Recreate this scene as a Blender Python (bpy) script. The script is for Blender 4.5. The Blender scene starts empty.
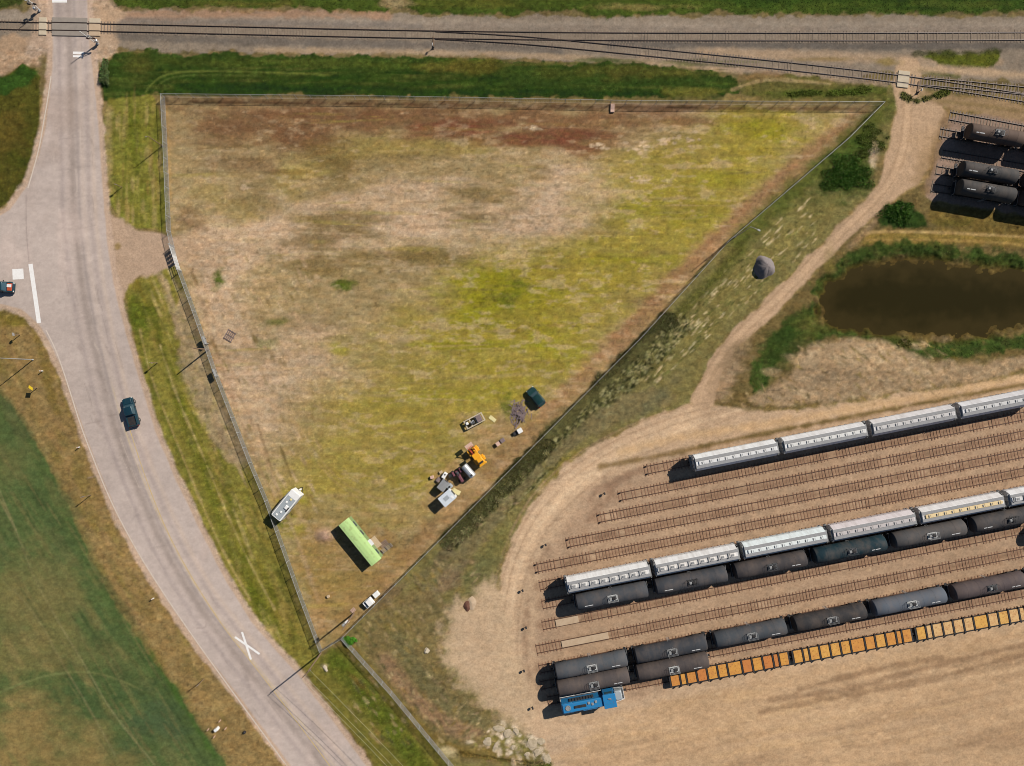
import bpy, bmesh, math, random
import numpy as np
from mathutils import Vector, Matrix
random.seed(7)
RNG = np.random.default_rng(11)
sc = bpy.context.scene
COL = sc.collection
# ------------------------------------------------------------------ site map
# survey map of the site: one map unit is 0.2 m, origin of the world at map (512, 383)
S = 0.2
def G(mx, my): return ((mx - 512.0) * S, (383.0 - my) * S)
def G3(mx, my, z=0.0):
    x, y = G(mx, my); return Vector((x, y, z))
KAL = 0.66          # display colour of a sunlit flat surface -> base colour
def lin(c):
    out = []
    for v in c[:3]:
        v = v / 255.0
        out.append(v / 12.92 if v <= 0.04045 else ((v + 0.055) / 1.055) ** 2.4)
    return out
def alb(c): return [v * KAL for v in lin(c)]
SUN_EL = math.radians(39.5)
SUN_DIR = Vector((0.785, 0.62, 0)).normalized()      # towards the sun, on the map

# ------------------------------------------------------------------ numpy noise
def vnoise(x, y, sx, sy, seed):
    r = np.random.default_rng(seed)
    N = 256
    t = r.random((N, N)).astype(np.float32)
    u = x / sx + 1000.37; v = y / sy + 1000.71
    iu = np.floor(u).astype(np.int64); iv = np.floor(v).astype(np.int64)
    fu = (u - iu).astype(np.float32); fv = (v - iv).astype(np.float32)
    fu = fu * fu * (3 - 2 * fu); fv = fv * fv * (3 - 2 * fv)
    a = t[iu % N, iv % N]; b = t[(iu + 1) % N, iv % N]; c = t[iu % N, (iv + 1) % N]; d = t[(iu + 1) % N, (iv + 1) % N]
    return (a * (1 - fu) + b * fu) * (1 - fv) + (c * (1 - fu) + d * fu) * fv - 0.5
def fbm(x, y, sx, sy, seed, octs=4):
    o = np.zeros(x.shape, np.float32); a = 1.0; tot = 0
    for k in range(octs):
        o += a * vnoise(x + 13.1 * k, y - 7.7 * k, sx, sy, seed + 101 * k); tot += a
        a *= 0.55; sx *= 0.5; sy *= 0.5
    return o / tot * 1.6
def sstep(e0, e1, v):
    t = np.clip((v - e0) / (e1 - e0), 0, 1); return t * t * (3 - 2 * t)

# ------------------------------------------------------------------ terrain raster
ST = 1.1                                              # cell, map units (0.22 m)
GX0, GX1, GY0, GY1 = -44.0, 1068.0, -44.0, 810.0
nx = int((GX1 - GX0) / ST) + 1; ny = int((GY1 - GY0) / ST) + 1
gx = (GX0 + ST * np.arange(nx)).astype(np.float32); gy = (GY0 + ST * np.arange(ny)).astype(np.float32)
X, Y = np.meshgrid(gx, gy)                            # [ny, nx]
WX = X + 5.0 * fbm(X, Y, 26, 26, 1, 3); WY = Y + 5.0 * fbm(X, Y, 26, 26, 2, 3)
EN = fbm(X, Y, 9, 9, 3, 4)                            # edge noise
C = np.zeros((ny, nx, 3), np.float32); C[:] = alb((128, 110, 66))
Z = np.zeros((ny, nx), np.float32)
WEED = np.zeros((ny, nx), np.float32)                 # height of rank growth
RID = np.zeros((ny, nx), np.int32)
RNAMES = ['grass_verge', 'paved_road', 'gravel_yard', 'dirt_road', 'crop_field', 'vacant_lot', 'railway_ballast', 'pond_bank']

def sub(pts, pad):
    xs = [p[0] for p in pts]; ys = [p[1] for p in pts]
    i0 = max(0, int((min(xs) - pad - GX0) / ST)); i1 = min(nx, int((max(xs) + pad - GX0) / ST) + 2)
    j0 = max(0, int((min(ys) - pad - GY0) / ST)); j1 = min(ny, int((max(ys) + pad - GY0) / ST) + 2)
    return (slice(j0, max(j0, j1)), slice(i0, max(i0, i1)))
def seg_d(x, y, a, b):
    dx, dy = b[0] - a[0], b[1] - a[1]; L = dx * dx + dy * dy + 1e-9
    t = np.clip(((x - a[0]) * dx + (y - a[1]) * dy) / L, 0, 1)
    return np.hypot(x - a[0] - t * dx, y - a[1] - t * dy)
def line_d(x, y, pts):
    d = np.full(x.shape, 1e9, np.float32)
    for a, b in zip(pts[:-1], pts[1:]): d = np.minimum(d, seg_d(x, y, a, b))
    return d
def poly_sd(x, y, pts):
    d = line_d(x, y, list(pts) + [pts[0]])
    ins = np.zeros(x.shape, bool); n = len(pts)
    for i in range(n):
        (x0, y0), (x1, y1) = pts[i], pts[(i + 1) % n]
        if y0 == y1: continue
        ins ^= ((y0 > y) != (y1 > y)) & (x < (x1 - x0) * (y - y0) / (y1 - y0) + x0)
    return np.where(ins, d, -d)
def smooth_pts(pts, it=2, closed=True):
    for _ in range(it):
        q = []; n = len(pts)
        rng_ = range(n) if closed else range(n - 1)
        if not closed: q.append(pts[0])
        for i in rng_:
            a, b = pts[i], pts[(i + 1) % n]
            q += [(.75 * a[0] + .25 * b[0], .75 * a[1] + .25 * b[1]), (.25 * a[0] + .75 * b[0], .25 * a[1] + .75 * b[1])]
        if not closed: q.append(pts[-1])
        pts = q
    return pts
def blend(s, m, c, st=1.0):
    m = (m * st)[..., None]; C[s] = C[s] * (1 - m) + np.array(alb(c), np.float32) * m
def area(pts, c, w=2.0, amp=5.0, st=1.0, rid=None, weed=None, warp=True, smooth=1, break_=0.0, bs=(10, 10), seed=50):
    """paint an outlined area of ground; returns its soft mask"""
    if smooth: pts = smooth_pts(pts, smooth)
    s = sub(pts, w + amp * 1.2 + 8)
    x, y = (WX[s], WY[s]) if warp else (X[s], Y[s])
    sd = poly_sd(x, y, pts) + EN[s] * amp
    m = sstep(-w, w, sd)
    if break_ > 0:
        m2 = m * np.clip(1 - break_ + break_ * 2.2 * (fbm(X[s], Y[s], bs[0], bs[1], seed, 4) + 0.5), 0, 1)
    else: m2 = m
    blend(s, m2, c, st)
    if rid is not None: RID[s] = np.where(m > 0.5, rid, RID[s])
    if weed is not None: WEED[s] = WEED[s] * (1 - m) + weed * m
    return s, m
def stroke(pts, wd, c, st=1.0, w=1.5, amp=2.0, break_=0.0, bs=(10, 10), seed=60, weed=None, rid=None, warp=False, smooth=2):
    if smooth: pts = smooth_pts(pts, smooth, False)
    s = sub(pts, wd + w + amp + 6)
    x, y = (WX[s], WY[s]) if warp else (X[s], Y[s])
    sd = wd - line_d(x, y, pts) + EN[s] * amp
    m = sstep(-w, w, sd)
    m2 = m * np.clip(1 - break_ + break_ * 2.2 * (fbm(X[s], Y[s], bs[0], bs[1], seed, 4) + 0.5), 0, 1) if break_ > 0 else m
    blend(s, m2, c, st)
    if weed is not None: WEED[s] = WEED[s] * (1 - m) + weed * m
    if rid is not None: RID[s] = np.where(m > 0.5, rid, RID[s])
    return s, m
def blob(cx, cy, rx, ry, c, st=0.8, ang=0.0, ns=(16, 8), amp=1.0, seed=None, weed=None):
    """soft ragged patch of ground cover"""
    seed = seed if seed is not None else int(cx * 7 + cy * 13) % 9973
    R = max(rx, ry) * 1.8 + 5
    s = sub([(cx - R, cy - R), (cx + R, cy + R)], 0)
    x = X[s] - cx; y = Y[s] - cy
    if x.size == 0: return
    ca, sa = math.cos(ang), math.sin(ang)
    u = (x * ca + y * sa) / rx; v = (-x * sa + y * ca) / ry
    r = np.sqrt(u * u + v * v)
    m = sstep(1.25, 0.25, r + amp * fbm(X[s], Y[s], ns[0], ns[1], seed, 5))
    blend(s, m, c, st)
    if weed is not None: WEED[s] = np.maximum(WEED[s], weed * m)

# ---- fence line and road lines used again for the objects
F_NW, F_NE, F_S1, F_SW = (161, 94.5), (884, 101.5), (343, 640), (321, 653)
FENCE_N = [(165, 97.5), (400, 100), (640, 104.5), (880, 105.5)]
FENCE_E = [(880, 105.5), (846, 140), (727, 242), (640, 338), (512, 467), (343, 636)]
FENCE_W = [(165, 97.5), (168, 160), (171, 232), (178, 262)]
FENCE_W2 = [(178, 262), (201, 325), (217, 372), (252, 462), (268, 500), (300, 590), (322, 649)]
FENCE_S = [(343, 636), (365, 661), (392, 691), (420, 725), (449, 760), (470, 785)]
ROAD_L = [(50, -60), (51, 45), (50, 70), (48, 92), (44, 125), (37, 155), (25, 185), (8, 208), (-60, 250), (-60, 300), (0, 306), (20, 311), (38, 326), (50, 347), (62, 374), (74, 408), (85, 440), (100, 478), (117, 518), (141, 562), (166, 602), (201, 652), (241, 702), (287, 764), (330, 830)]
ROAD_R = [(415, 830), (368, 765), (301, 675), (254, 622), (226, 577), (203, 531), (178, 480), (157, 430), (143, 384), (127, 330), (116, 285), (109, 240), (105, 192), (101, 130), (97, 90), (92, 50), (89, 0), (88, -60)]

# ---- north strip and railway
area([(-60, -60), (1090, -60), (1090, 95), (-60, 95)], (112, 98, 62), smooth=0)
area([(-60, 13), (30, 11), (60, 9), (100, 9), (230, 12), (330, 9), (420, 15), (512, 17), (760, 16), (900, 16), (1090, 18), (1090, 88), (1000, 82), (900, 70), (845, 80), (750, 72), (700, 66), (620, 62), (512, 58), (400, 55), (256, 53), (130, 50), (100, 46), (-60, 52)], (136, 122, 104), w=1.5, amp=6, rid=6, seed=1)
stroke([(-60, 17), (100, 18), (256, 20), (420, 24), (640, 27), (1090, 26)], 4.5, (152, 138, 120), .8, w=4, break_=.5, bs=(60, 5))
stroke([(110, 15), (240, 14), (330, 13), (390, 15)], 4, (165, 128, 98), .7, w=3, amp=6, break_=.5, bs=(30, 6))
stroke([(112, 36), (256, 42), (400, 44), (512, 47), (560, 51)], 4.0, (108, 99, 88), .9, w=2.5, amp=4, break_=.25, bs=(50, 6))
stroke([(112, 20), (256, 23), (420, 26)], 3.0, (118, 108, 98), .7, w=2.5, amp=4, break_=.45, bs=(50, 6))
stroke([(430, 26), (640, 29), (760, 29), (1090, 28)], 2.5, (126, 113, 99), .6, w=2.5, amp=4, break_=.45, bs=(60, 6))
stroke([(610, 43), (700, 44), (800, 46), (940, 46), (1090, 45)], 4.0, (98, 91, 82), .9, w=2.5, amp=4, break_=.25, bs=(50, 6))
stroke([(256, 50), (400, 52), (512, 55), (620, 60), (740, 71)], 2.6, (170, 145, 114), .75, w=2, amp=3, break_=.4, bs=(25, 5))
stroke([(700, 52), (800, 55), (900, 60), (1000, 62)], 4.5, (166, 141, 112), .8, w=3, amp=4, break_=.4, bs=(40, 6))
stroke([(640, 57), (768, 70), (893, 85)], 3.5, (158, 136, 112), .7, w=2, amp=2)
# bare pale ground round the road crossing
area([(-60, 36), (20, 38), (44, 40), (44, 66), (20, 66), (0, 80), (-60, 96)], (166, 139, 110), w=3, amp=8)
area([(30, 0), (52, -10), (52, 46), (42, 60), (20, 52), (36, 30), (30, 14)], (172, 148, 124), w=3, amp=6)
area([(88, -10), (112, 4), (118, 18), (108, 28), (122, 46), (108, 58), (100, 66), (94, 50), (90, 20)], (176, 150, 122), w=3, amp=6)
area([(100, 3), (128, 10), (118, 20), (100, 20)], (176, 148, 118), w=3, amp=5)
# grass north of the railway
area([(103, -60), (1090, -60), (1090, 14), (900, 13), (790, 14), (690, 13), (640, 15), (560, 13), (512, 13), (470, 15), (420, 13), (380, 10), (330, 9), (240, 4), (190, 8), (130, 8), (112, 3)], (66, 80, 26), w=1.2, amp=7, weed=.3, rid=0)
area([(640, -60), (1090, -60), (1090, 12), (900, 10), (700, 9)], (46, 68, 18), w=2, amp=5, st=.8)
area([(-60, -60), (34, -60), (26, 4), (0, 9), (-60, 10)], (62, 72, 28), w=1.5, amp=5, weed=.3, rid=0)
blob(395, 4, 22, 6, (150, 128, 92), .8); blob(640, 7, 45, 4, (140, 122, 70), .6); blob(470, 4, 60, 6, (92, 90, 34), .6); blob(250, 4, 60, 4, (96, 88, 38), .6)
blob(820, 6, 60, 5, (80, 92, 32), .5); blob(960, 4, 60, 4, (86, 94, 36), .45)
# green ditch between the railway and the lot
area([(104, 62), (118, 50), (150, 52), (256, 55), (400, 58), (512, 61), (620, 64), (700, 68), (738, 78), (738, 99), (160, 95), (135, 98), (118, 103), (102, 98)], (50, 68, 22), w=1.2, amp=7, weed=.34, rid=0)
for k in range(150):
    px, py = random.uniform(112, 730), random.uniform(60, 96)
    blob(px, py, random.uniform(10, 50), random.uniform(1, 3), random.choice([(34, 56, 14), (84, 92, 36), (40, 64, 16), (28, 48, 12), (96, 94, 42), (64, 84, 26)]), random.uniform(.3, .6), ang=random.uniform(-.05, .05), ns=(16, 4))
stroke([(160, 62), (330, 64), (430, 66)], 3.5, (76, 86, 30), .6, w=4, break_=.6, bs=(22, 5), amp=5)
stroke([(180, 88), (400, 91), (620, 94), (720, 95)], 4.5, (32, 56, 12), .8, w=4, break_=.4, bs=(22, 6), amp=5)
stroke([(170, 76), (400, 80), (500, 82)], 3.0, (36, 60, 14), .7, w=3, break_=.5, bs=(30, 5), amp=4)
stroke([(146, 92), (155, 80), (170, 73), (200, 71), (258, 72), (330, 75)], 1.0, (104, 112, 48), .75, w=1.2, amp=1)
stroke([(152, 94), (160, 83), (175, 76), (205, 75), (258, 76)], .8, (92, 102, 44), .55, w=1.2, amp=1)
blob(140, 66, 20, 14, (88, 86, 34),   .6); blob(465, 66, 45, 9, (96, 86, 32), .7); blob(440, 68, 22, 6, (118, 104, 44), .5); blob(640, 72, 70, 8, (92, 84, 34), .55); blob(690, 92, 30, 6, (120, 110, 46), .6)
blob(560, 72, 50, 7, (80, 84, 30), .5); blob(320, 62, 40, 5, (84, 92, 34), .45)
area([(738, 76), (790, 76), (850, 84), (893, 90), (893, 100), (880, 102), (738, 99)], (98, 92, 46), w=2, amp=6, weed=.25, rid=0)
blob(760, 76, 26, 5, (128, 100, 64), .7); blob(810, 93, 70, 5, (72, 88, 26), .8, weed=.4); blob(860, 90, 40, 6, (70, 86, 26), .7, weed=.4)
stroke([(732, 90), (752, 82), (776, 79), (830, 84)], 1.5, (160, 138, 96), .7, w=1.5)

# ---- verge left of the road, crop field
area([(-60, 74), (0, 79), (14, 70), (22, 66), (40, 67), (41, 110), (35, 150), (24, 180), (0, 213), (-60, 248)], (78, 76, 26), w=1.2, amp=4, weed=.3, rid=0)
area([(-60, 76), (0, 80), (20, 67), (40, 68), (36, 80), (20, 90), (0, 97), (-60, 104)], (50, 76, 24), w=2, amp=6, weed=.3, break_=.2)
blob(6, 140, 22, 40, (98, 82, 34), .6); blob(24, 165, 14, 26, (60, 68, 18), .7, ang=1.9)
area([(-60, 302), (0, 308), (20, 313), (38, 328), (52, 352), (70, 408), (84, 444), (116, 522), (165, 606), (240, 706), (340, 840), (-60, 840)], (138, 114, 70), w=1.5, amp=3, rid=0)
for k in range(90):
    t = random.random(); o = random.uniform(6, 55)
    px, py = 20 + 220 * t - o * .85, 330 + 380 * t + o * .5
    blob(px, py, random.uniform(8, 22), random.uniform(3, 7), random.choice([(120, 102, 56), (154, 130, 82), (126, 110, 54), (146, 118, 76), (112, 98, 54)]), random.uniform(.25, .6), ang=1.05)
blob(14, 318, 24, 10, (112, 100, 34), .8); blob(46, 372, 6, 40, (118, 100, 44), .7, ang=-.25)
stroke([(0, 312), (20, 316), (36, 330), (48, 352), (60, 380), (70, 414)], 2.5, (120, 102, 48), .6, w=3, amp=4, break_=.5)
crop = [(-60, 374), (0, 391), (17, 410), (38, 448), (54, 480), (72, 516), (96, 572), (126, 622), (160, 668), (196, 718), (230, 768), (262, 840), (-60, 840)]
cs, cm = area(crop, (80, 95, 52), w=1.5, amp=3, rid=4, weed=.08)
stroke([(0, 400), (40, 455), (72, 520), (100, 582), (150, 662), (224, 766)], 7, (70, 88, 42), .5, w=6, amp=5, break_=.4)
for k in range(120):
    px, py = random.uniform(-30, 215), random.uniform(400, 790)
    if px > 6 + (py - 392) * .58: continue
    blob(px, py, random.uniform(14, 46), random.uniform(3, 8), random.choice([(62, 76, 42), (92, 96, 58), (72, 84, 48), (54, 68, 38), (106, 104, 62), (98, 98, 60)]), random.uniform(.2, .5), ang=1.0 + random.uniform(-.2, .2))
stroke([(150, 650), (182, 705), (215, 755)], 2.0, (64, 96, 32), .6, w=3, amp=4, break_=.5)
for (a, b, rx, ry, s_) in [(20, 740, 70, 50, .95), (70, 766, 60, 30, .8), (34, 606, 44, 30, .45), (6, 590, 20, 24, .4), (60, 640, 30, 20, .35), (20, 655, 60, 24, .4), (95, 735, 22, 20, .5), (130, 760, 20, 12, .5)]:
    blob(a, b, rx, ry, (136, 116, 70), s_, ns=(26, 16))
blob(80, 700, 50, 22, (62, 82, 46), .6); blob(150, 720, 40, 30, (66, 84, 54), .7); blob(20, 680, 30, 10, (70, 88, 46), .6)
for k in range(60):
    px, py = random.uniform(-20, 140), random.uniform(560, 790)
    blob(px, py, random.uniform(8, 30), random.uniform(2, 6), random.choice([(116, 108, 62), (138, 122, 76), (88, 100, 54)]), random.uniform(.2, .42), ang=1.0)
stroke([(-20, 700), (0, 692), (30, 680), (60, 672.5), (90, 671.5), (115, 678), (142, 690)], 1.0, (112, 118, 70), .8, w=1.2, amp=.8)
stroke([(-10, 705), (0, 697), (30, 685), (60, 677)], .8, (90, 96, 54), .5, w=1.2, amp=.8)
for l, s_ in [([(-5, 480), (20, 540), (34, 578), (60, 625), (88, 670), (110, 710), (155, 765)], .55), ([(14, 590), (40, 620), (60, 660), (85, 700), (115, 755)], .35), ([(0, 500), (16, 530)], .5)]:
    stroke(l, .7, (146, 138, 96), s_, w=1.2, amp=.8)

for k in range(120):
    t = random.random(); o = random.uniform(12, 110); px, py = 30 + 200 * t - o * .8, 440 + 330 * t + o * .35
    blob(px, py, random.uniform(20, 60), random.uniform(1, 2.6), random.choice([(110, 108, 66), (62, 76, 42), (122, 112, 70), (54, 70, 38)]), random.uniform(.2, .45), ang=1.02 + random.uniform(-.05, .05), ns=(18, 4))
for q in [(10, 470, 18, 30, .4), (44, 570, 36, 30, .5), (20, 620, 50, 26, .5), (70, 655, 40, 18, .4), (60, 600, 24, 30, .35)]: blob(q[0], q[1], q[2], q[3], (112, 104, 62), q[4], ns=(20, 12))
# ---- verge right of the road
area([(101, 98), (134, 97), (160, 96), (170, 236), (150, 231), (132, 228), (114, 214), (106, 190)], (122, 118, 48), w=1.5, amp=4, weed=.12, rid=0)
for k in range(70):
    px, py = random.uniform(108, 164), random.uniform(104, 224)
    blob(px, py, random.uniform(1, 3), random.uniform(6, 22), random.choice([(170, 148, 92), (146, 124, 70), (96, 96, 30), (84, 90, 24), (134, 112, 58), (164, 142, 92)]), random.uniform(.3, .65), ns=(5, 14))
blob(135, 140, 12, 40, (92, 98, 26), .7, ns=(5, 14), weed=.25); stroke([(108, 110), (107, 150), (108, 190)], 4, (160, 136, 96), .6, w=4, break_=.5, bs=(5, 10))
area([(126, 296), (128, 284), (150, 274), (170, 262), (184, 268), (205, 330), (224, 380), (256, 470), (274, 515), (304, 592), (326, 656), (302, 676), (254, 622), (203, 531), (157, 430), (138, 368)], (124, 116, 50), w=1.5, amp=4, weed=.12, rid=0)
for k in range(260):
    t = random.random(); o = random.uniform(0, 1)
    lx, ly = 128 + 128 * t ** .9, 290 + 335 * t; fx, fy = 178 + 142 * t, 270 + 380 * t
    px, py = lx + (fx - lx) * o, ly + (fy - ly) * o
    ang = math.atan2(335, 128 + 20 * o)
    if o < .55: c = random.choice([(120, 106, 40), (86, 90, 22), (98, 98, 30), (152, 132, 72), (78, 84, 22), (176, 156, 98)])
    else: c = random.choice([(140, 118, 76), (170, 148, 112), (112, 98, 50), (128, 108, 62), (180, 158, 124)]) if t < .6 else random.choice([(120, 106, 46), (96, 94, 34), (76, 78, 28), (142, 124, 66)])
    blob(px, py, random.uniform(8, 30), random.uniform(1.5, 4), c, random.uniform(.3, .7), ang=ang, ns=(9, 5))
area([(186, 292), (202, 332), (222, 384), (248, 455), (240, 470), (216, 450), (190, 400), (172, 330), (176, 296)], (160, 138, 106), w=4, amp=10, st=.75, break_=.5, bs=(6, 6))
blob(140, 315, 12, 28, (84, 96, 24), .8, ang=-.2, weed=.3); stroke([(132, 300), (138, 340), (156, 400), (190, 480)], 2.0, (74, 86, 22), .5, w=3, break_=.5)
stroke([(180, 400), (214, 500), (238, 560), (270, 620)], 7, (90, 96, 24), .6, w=5, break_=.5, bs=(14, 14), weed=.28)
stroke([(140, 330), (150, 375), (172, 430), (196, 490), (222, 550), (250, 600)], .9, (168, 146, 92), .7, w=1.2, break_=.5, amp=2)
stroke([(160, 345), (176, 395), (205, 460), (240, 545), (275, 610)], .8, (178, 158, 104), .6, w=1.2, break_=.6, amp=2)
stroke([(177, 268), (199, 330), (215, 378), (250, 468), (266, 506), (298, 596), (318, 648)], 4.5, (104, 90, 56), .4, w=3, amp=3, break_=.4)  # dark band painted beside the fence, deepening the shadow it casts
area([(302, 677), (322, 654), (343, 641), (366, 664), (392, 694), (420, 728), (452, 768), (500, 840), (424, 840), (368, 766)], (110, 104, 44), w=1.5, amp=3, weed=.15, rid=0)
stroke([(336, 662), (362, 690), (395, 730), (425, 775)], 11, (78, 94, 24), .75, w=7, break_=.45, bs=(12, 12), weed=.35)
stroke([(305, 682), (340, 722), (372, 766)], 4, (112, 92, 50), .7, w=3, break_=.4)
stroke([(345, 648), (380, 690), (418, 738), (445, 770)], 2.5, (120, 104, 50), .5, w=3, break_=.5)
blob(325, 667, 5, 4, (178, 158, 116), .8); blob(360, 684, 18, 4, (108, 78, 40), .6, ang=.85)

# ---- the vacant lot
lot = [(163, 96)] + [(400, 99), (640, 103.5), (882, 104.5)] + FENCE_E[1:] + [(322, 651)] + FENCE_W2[::-1][1:] + [(178, 262), (171, 232), (167, 160)]
ls, lm = area(lot, (160, 138, 96), w=1.2, amp=1.0, warp=False, smooth=0, rid=5)
LOT0 = C.copy()
def lb(x, y, rx, ry, c, st, **k): blob(x, y, rx * 1.06, ry * 1.15, c, min(.95, st * 1.25), **k)
# pale pinkish bare ground
for a in [(300, 235, 70, 26, .7), (420, 225, 90, 22, .75), (530, 220, 70, 26, .8), (570, 190, 50, 26, .75), (420, 190, 70, 16, .6), (340, 205, 60, 12, .6), (235, 250, 50, 30, .75), (215, 290, 26, 50, .7), (300, 340, 60, 24, .6), (280, 380, 60, 26, .65), (260, 410, 30, 40, .55), (230, 350, 26, 60, .6), (610, 170, 40, 18, .5), (520, 250, 60, 14, .6), (190, 250, 26, 16, .9), (650, 110, 60, 8, .5)]:
    lb(a[0], a[1], a[2], a[3], (190, 162, 130), min(1, a[4] * 1.1), ns=(40, 12))
# brown and red-brown growth along the north side
for a in [(250, 125, 60, 16, .6), (300, 140, 40, 14, .7), (340, 120, 60, 14, .7), (430, 118, 70, 12, .65), (540, 118, 70, 12, .6), (280, 112, 100, 6, .5), (620, 118, 60, 9, .5), (580, 140, 40, 14, .6), (700, 108, 60, 5, .5), (250, 165, 40, 10, .4), (190, 220, 16, 14, .4), (230, 135, 30, 16, .4)]:
    lb(a[0], a[1], a[2], a[3], (116, 82, 54), a[4], ns=(24, 10))
for a in [(455, 131, 42, 9, .85), (520, 140, 50, 9, .8), (560, 133, 40, 8, .7), (420, 138, 26, 8, .5), (300, 172, 30, 3, .6), (490, 124, 80, 6, .5), (590, 150, 30, 9, .5), (690, 122, 40, 5, .4)]:
    lb(a[0], a[1], a[2], a[3], (116, 68, 48), a[4], ns=(22, 7))
# olive patches
for a in [(345, 225, 46, 16, .6), (310, 240, 30, 16, .5), (480, 215, 40, 10, .5), (475, 195, 46, 8, .55), (400, 260, 90, 12, .4), (310, 265, 40, 10, .5), (380, 150, 70, 12, .4), (320, 160, 26, 14, .5), (340, 170, 24, 22, .5), (250, 205, 26, 14, .4), (440, 255, 60, 8, .5), (300, 320, 40, 12, .3), (560, 262, 50, 10, .5), (640, 225, 60, 6, .6), (690, 180, 40, 26, .3), (540, 170, 12, 10, .4)]:
    lb(a[0], a[1], a[2], a[3], (110, 92, 48), a[4], ns=(30, 8))
for a in [(380, 148, 50, 12, .5), (440, 145, 60, 8, .4), (310, 170, 26, 10, .5), (286, 178, 18, 22, .45), (230, 215, 30, 14, .3), (210, 190, 20, 10, .3), (470, 150, 30, 8, .5), (700, 150, 60, 14, .5)]:
    lb(a[0], a[1], a[2], a[3], (162, 142, 74), a[4], ns=(26, 9))
# yellow-green growth
YG = [(760, 118, 55, 10, .75), (740, 140, 60, 16, .7), (700, 165, 60, 22, .65), (775, 135, 40, 16, .7), (740, 175, 40, 24, .55), (680, 200, 60, 24, .65), (720, 205, 26, 20, .5), (650, 245, 60, 22, .65), (690, 235, 36, 24, .6), (600, 265, 60, 22, .6), (640, 280, 50, 16, .6), (560, 290, 60, 20, .7), (520, 300, 46, 26, .8), (480, 300, 40, 34, .75), (510, 330, 60, 22, .7), (570, 330, 50, 24, .6), (600, 310, 46, 20, .5), (440, 330, 60, 20, .5), (470, 360, 70, 18, .6), (540, 365, 60, 20, .65), (420, 395, 60, 26, .55), (480, 400, 60, 24, .6), (520, 385, 30, 20, .6), (390, 430, 60, 26, .5), (440, 430, 40, 22, .5), (380, 470, 60, 20, .45), (350, 400, 40, 22, .35), (290, 510, 22, 26, .6), (330, 470, 40, 24, .4), (430, 470, 40, 24, .5), (400, 505, 40, 18, .45), (320, 585, 20, 24, .45), (390, 520, 24, 10, .5), (620, 160, 40, 10, .4), (640, 180, 40, 14, .5), (345, 345, 46, 10, .3), (310, 560, 12, 26, .4), (350, 575, 30, 12, .3), (560, 400, 14, 10, .5)]
lotsoft = [(760, 150, 110, 44, .5), (690, 200, 90, 50, .5), (620, 260, 110, 50, .55), (540, 310, 120, 60, .6), (470, 360, 120, 60, .55), (430, 430, 110, 60, .5), (380, 480, 90, 50, .45), (350, 560, 50, 60, .25), (560, 360, 70, 40, .5), (300, 500, 30, 40, .3)]
for a in lotsoft: lb(a[0], a[1], a[2], a[3], (154, 138, 66), a[4] * .95, ns=(60, 22))
for a in YG: lb(a[0], a[1], a[2], a[3], (150, 135, 50), a[4] * .9, ns=(30, 10))
for a in [(500, 285, 46, 18, .8), (480, 310, 34, 24, .75), (490, 345, 60, 5, .8), (540, 292, 40, 8, .6), (530, 310, 26, 16, .5), (470, 346, 30, 4, .8), (660, 262, 40, 10, .5), (700, 215, 36, 10, .5), (640, 205, 22, 14, .5), (610, 258, 30, 8, .5), (740, 128, 40, 7, .5), (720, 180, 26, 10, .5), (570, 355, 30, 10, .4), (550, 335, 30, 10, .5), (430, 395, 40, 6, .4), (380, 405, 26, 10, .3), (500, 390, 20, 14, .4), (300, 515, 12, 16, .6), (340, 350, 8, 6, .6), (770, 130, 26, 10, .5)]:
    lb(a[0], a[1], a[2] * 1.15, a[3] * 1.1, (140, 134, 32), a[4] * .85, ns=(22, 7))
for a in [(342, 285, 14, 6, .8), (505, 300, 14, 10, .5), (278, 322, 12, 4, .5), (218, 280, 7, 12, .8), (508, 410, 8, 12, .75), (268, 343, 14, 6, .4), (285, 515, 8, 14, .6), (345, 283, 8, 4, .7), (515, 285, 10, 6, .5)]:
    lb(a[0], a[1], a[2], a[3], (82, 96, 26), a[4], ns=(9, 7), weed=.25)
# brown soil strip inside the east fence and in the southern corner
stroke([(862, 118), (842, 132), (720, 236), (632, 330), (505, 460), (420, 545), (340, 626)], 11, (160, 124, 88), .85, w=7, amp=9, break_=.3, bs=(12, 12))
stroke([(866, 112), (840, 128), (718, 232), (630, 326), (500, 456), (345, 612)], 4, (142, 104, 72), .6, w=5, amp=6, break_=.5, bs=(12, 8))
area([(286, 545), (330, 520), (400, 540), (410, 555), (342, 634), (322, 646)], (152, 122, 74), w=10, amp=14, st=.75, break_=.35, bs=(14, 14))
area([(480, 420), (530, 430), (500, 465), (460, 500), (430, 520), (420, 500), (460, 460)], (150, 122, 80), w=8, amp=12, st=.7, break_=.4)
for q in [(372, 556, 20, 10), (348, 552, 16, 20), (300, 512, 16, 12), (462, 486, 34, 20), (476, 430, 24, 14), (512, 428, 26, 18), (540, 408, 18, 12), (440, 505, 24, 12)]:
    blob(q[0], q[1], q[2], q[3], (166, 134, 96), .6, ang=.6, ns=(9, 7))
for o in (-3, 3): stroke([(196, 256), (240, 330 + o), (290, 420 + o), (340, 490 + o), (400, 508 + o), (450, 470 + o), (505, 420 + o)], .9, (172, 142, 104), .4, w=1.4, amp=1.5, break_=.5)
blob(325, 535, 13, 9, (176, 142, 122), .85, ns=(8, 6), amp=.5); blob(400, 515, 40, 12, (168, 138, 96), .5); blob(385, 535, 16, 10, (150, 112, 80), .6)
blob(320, 610, 16, 24, (164, 126, 84), .6); blob(215, 380, 14, 60, (170, 132, 98), .5, ang=-.3, ns=(8, 14))
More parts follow.
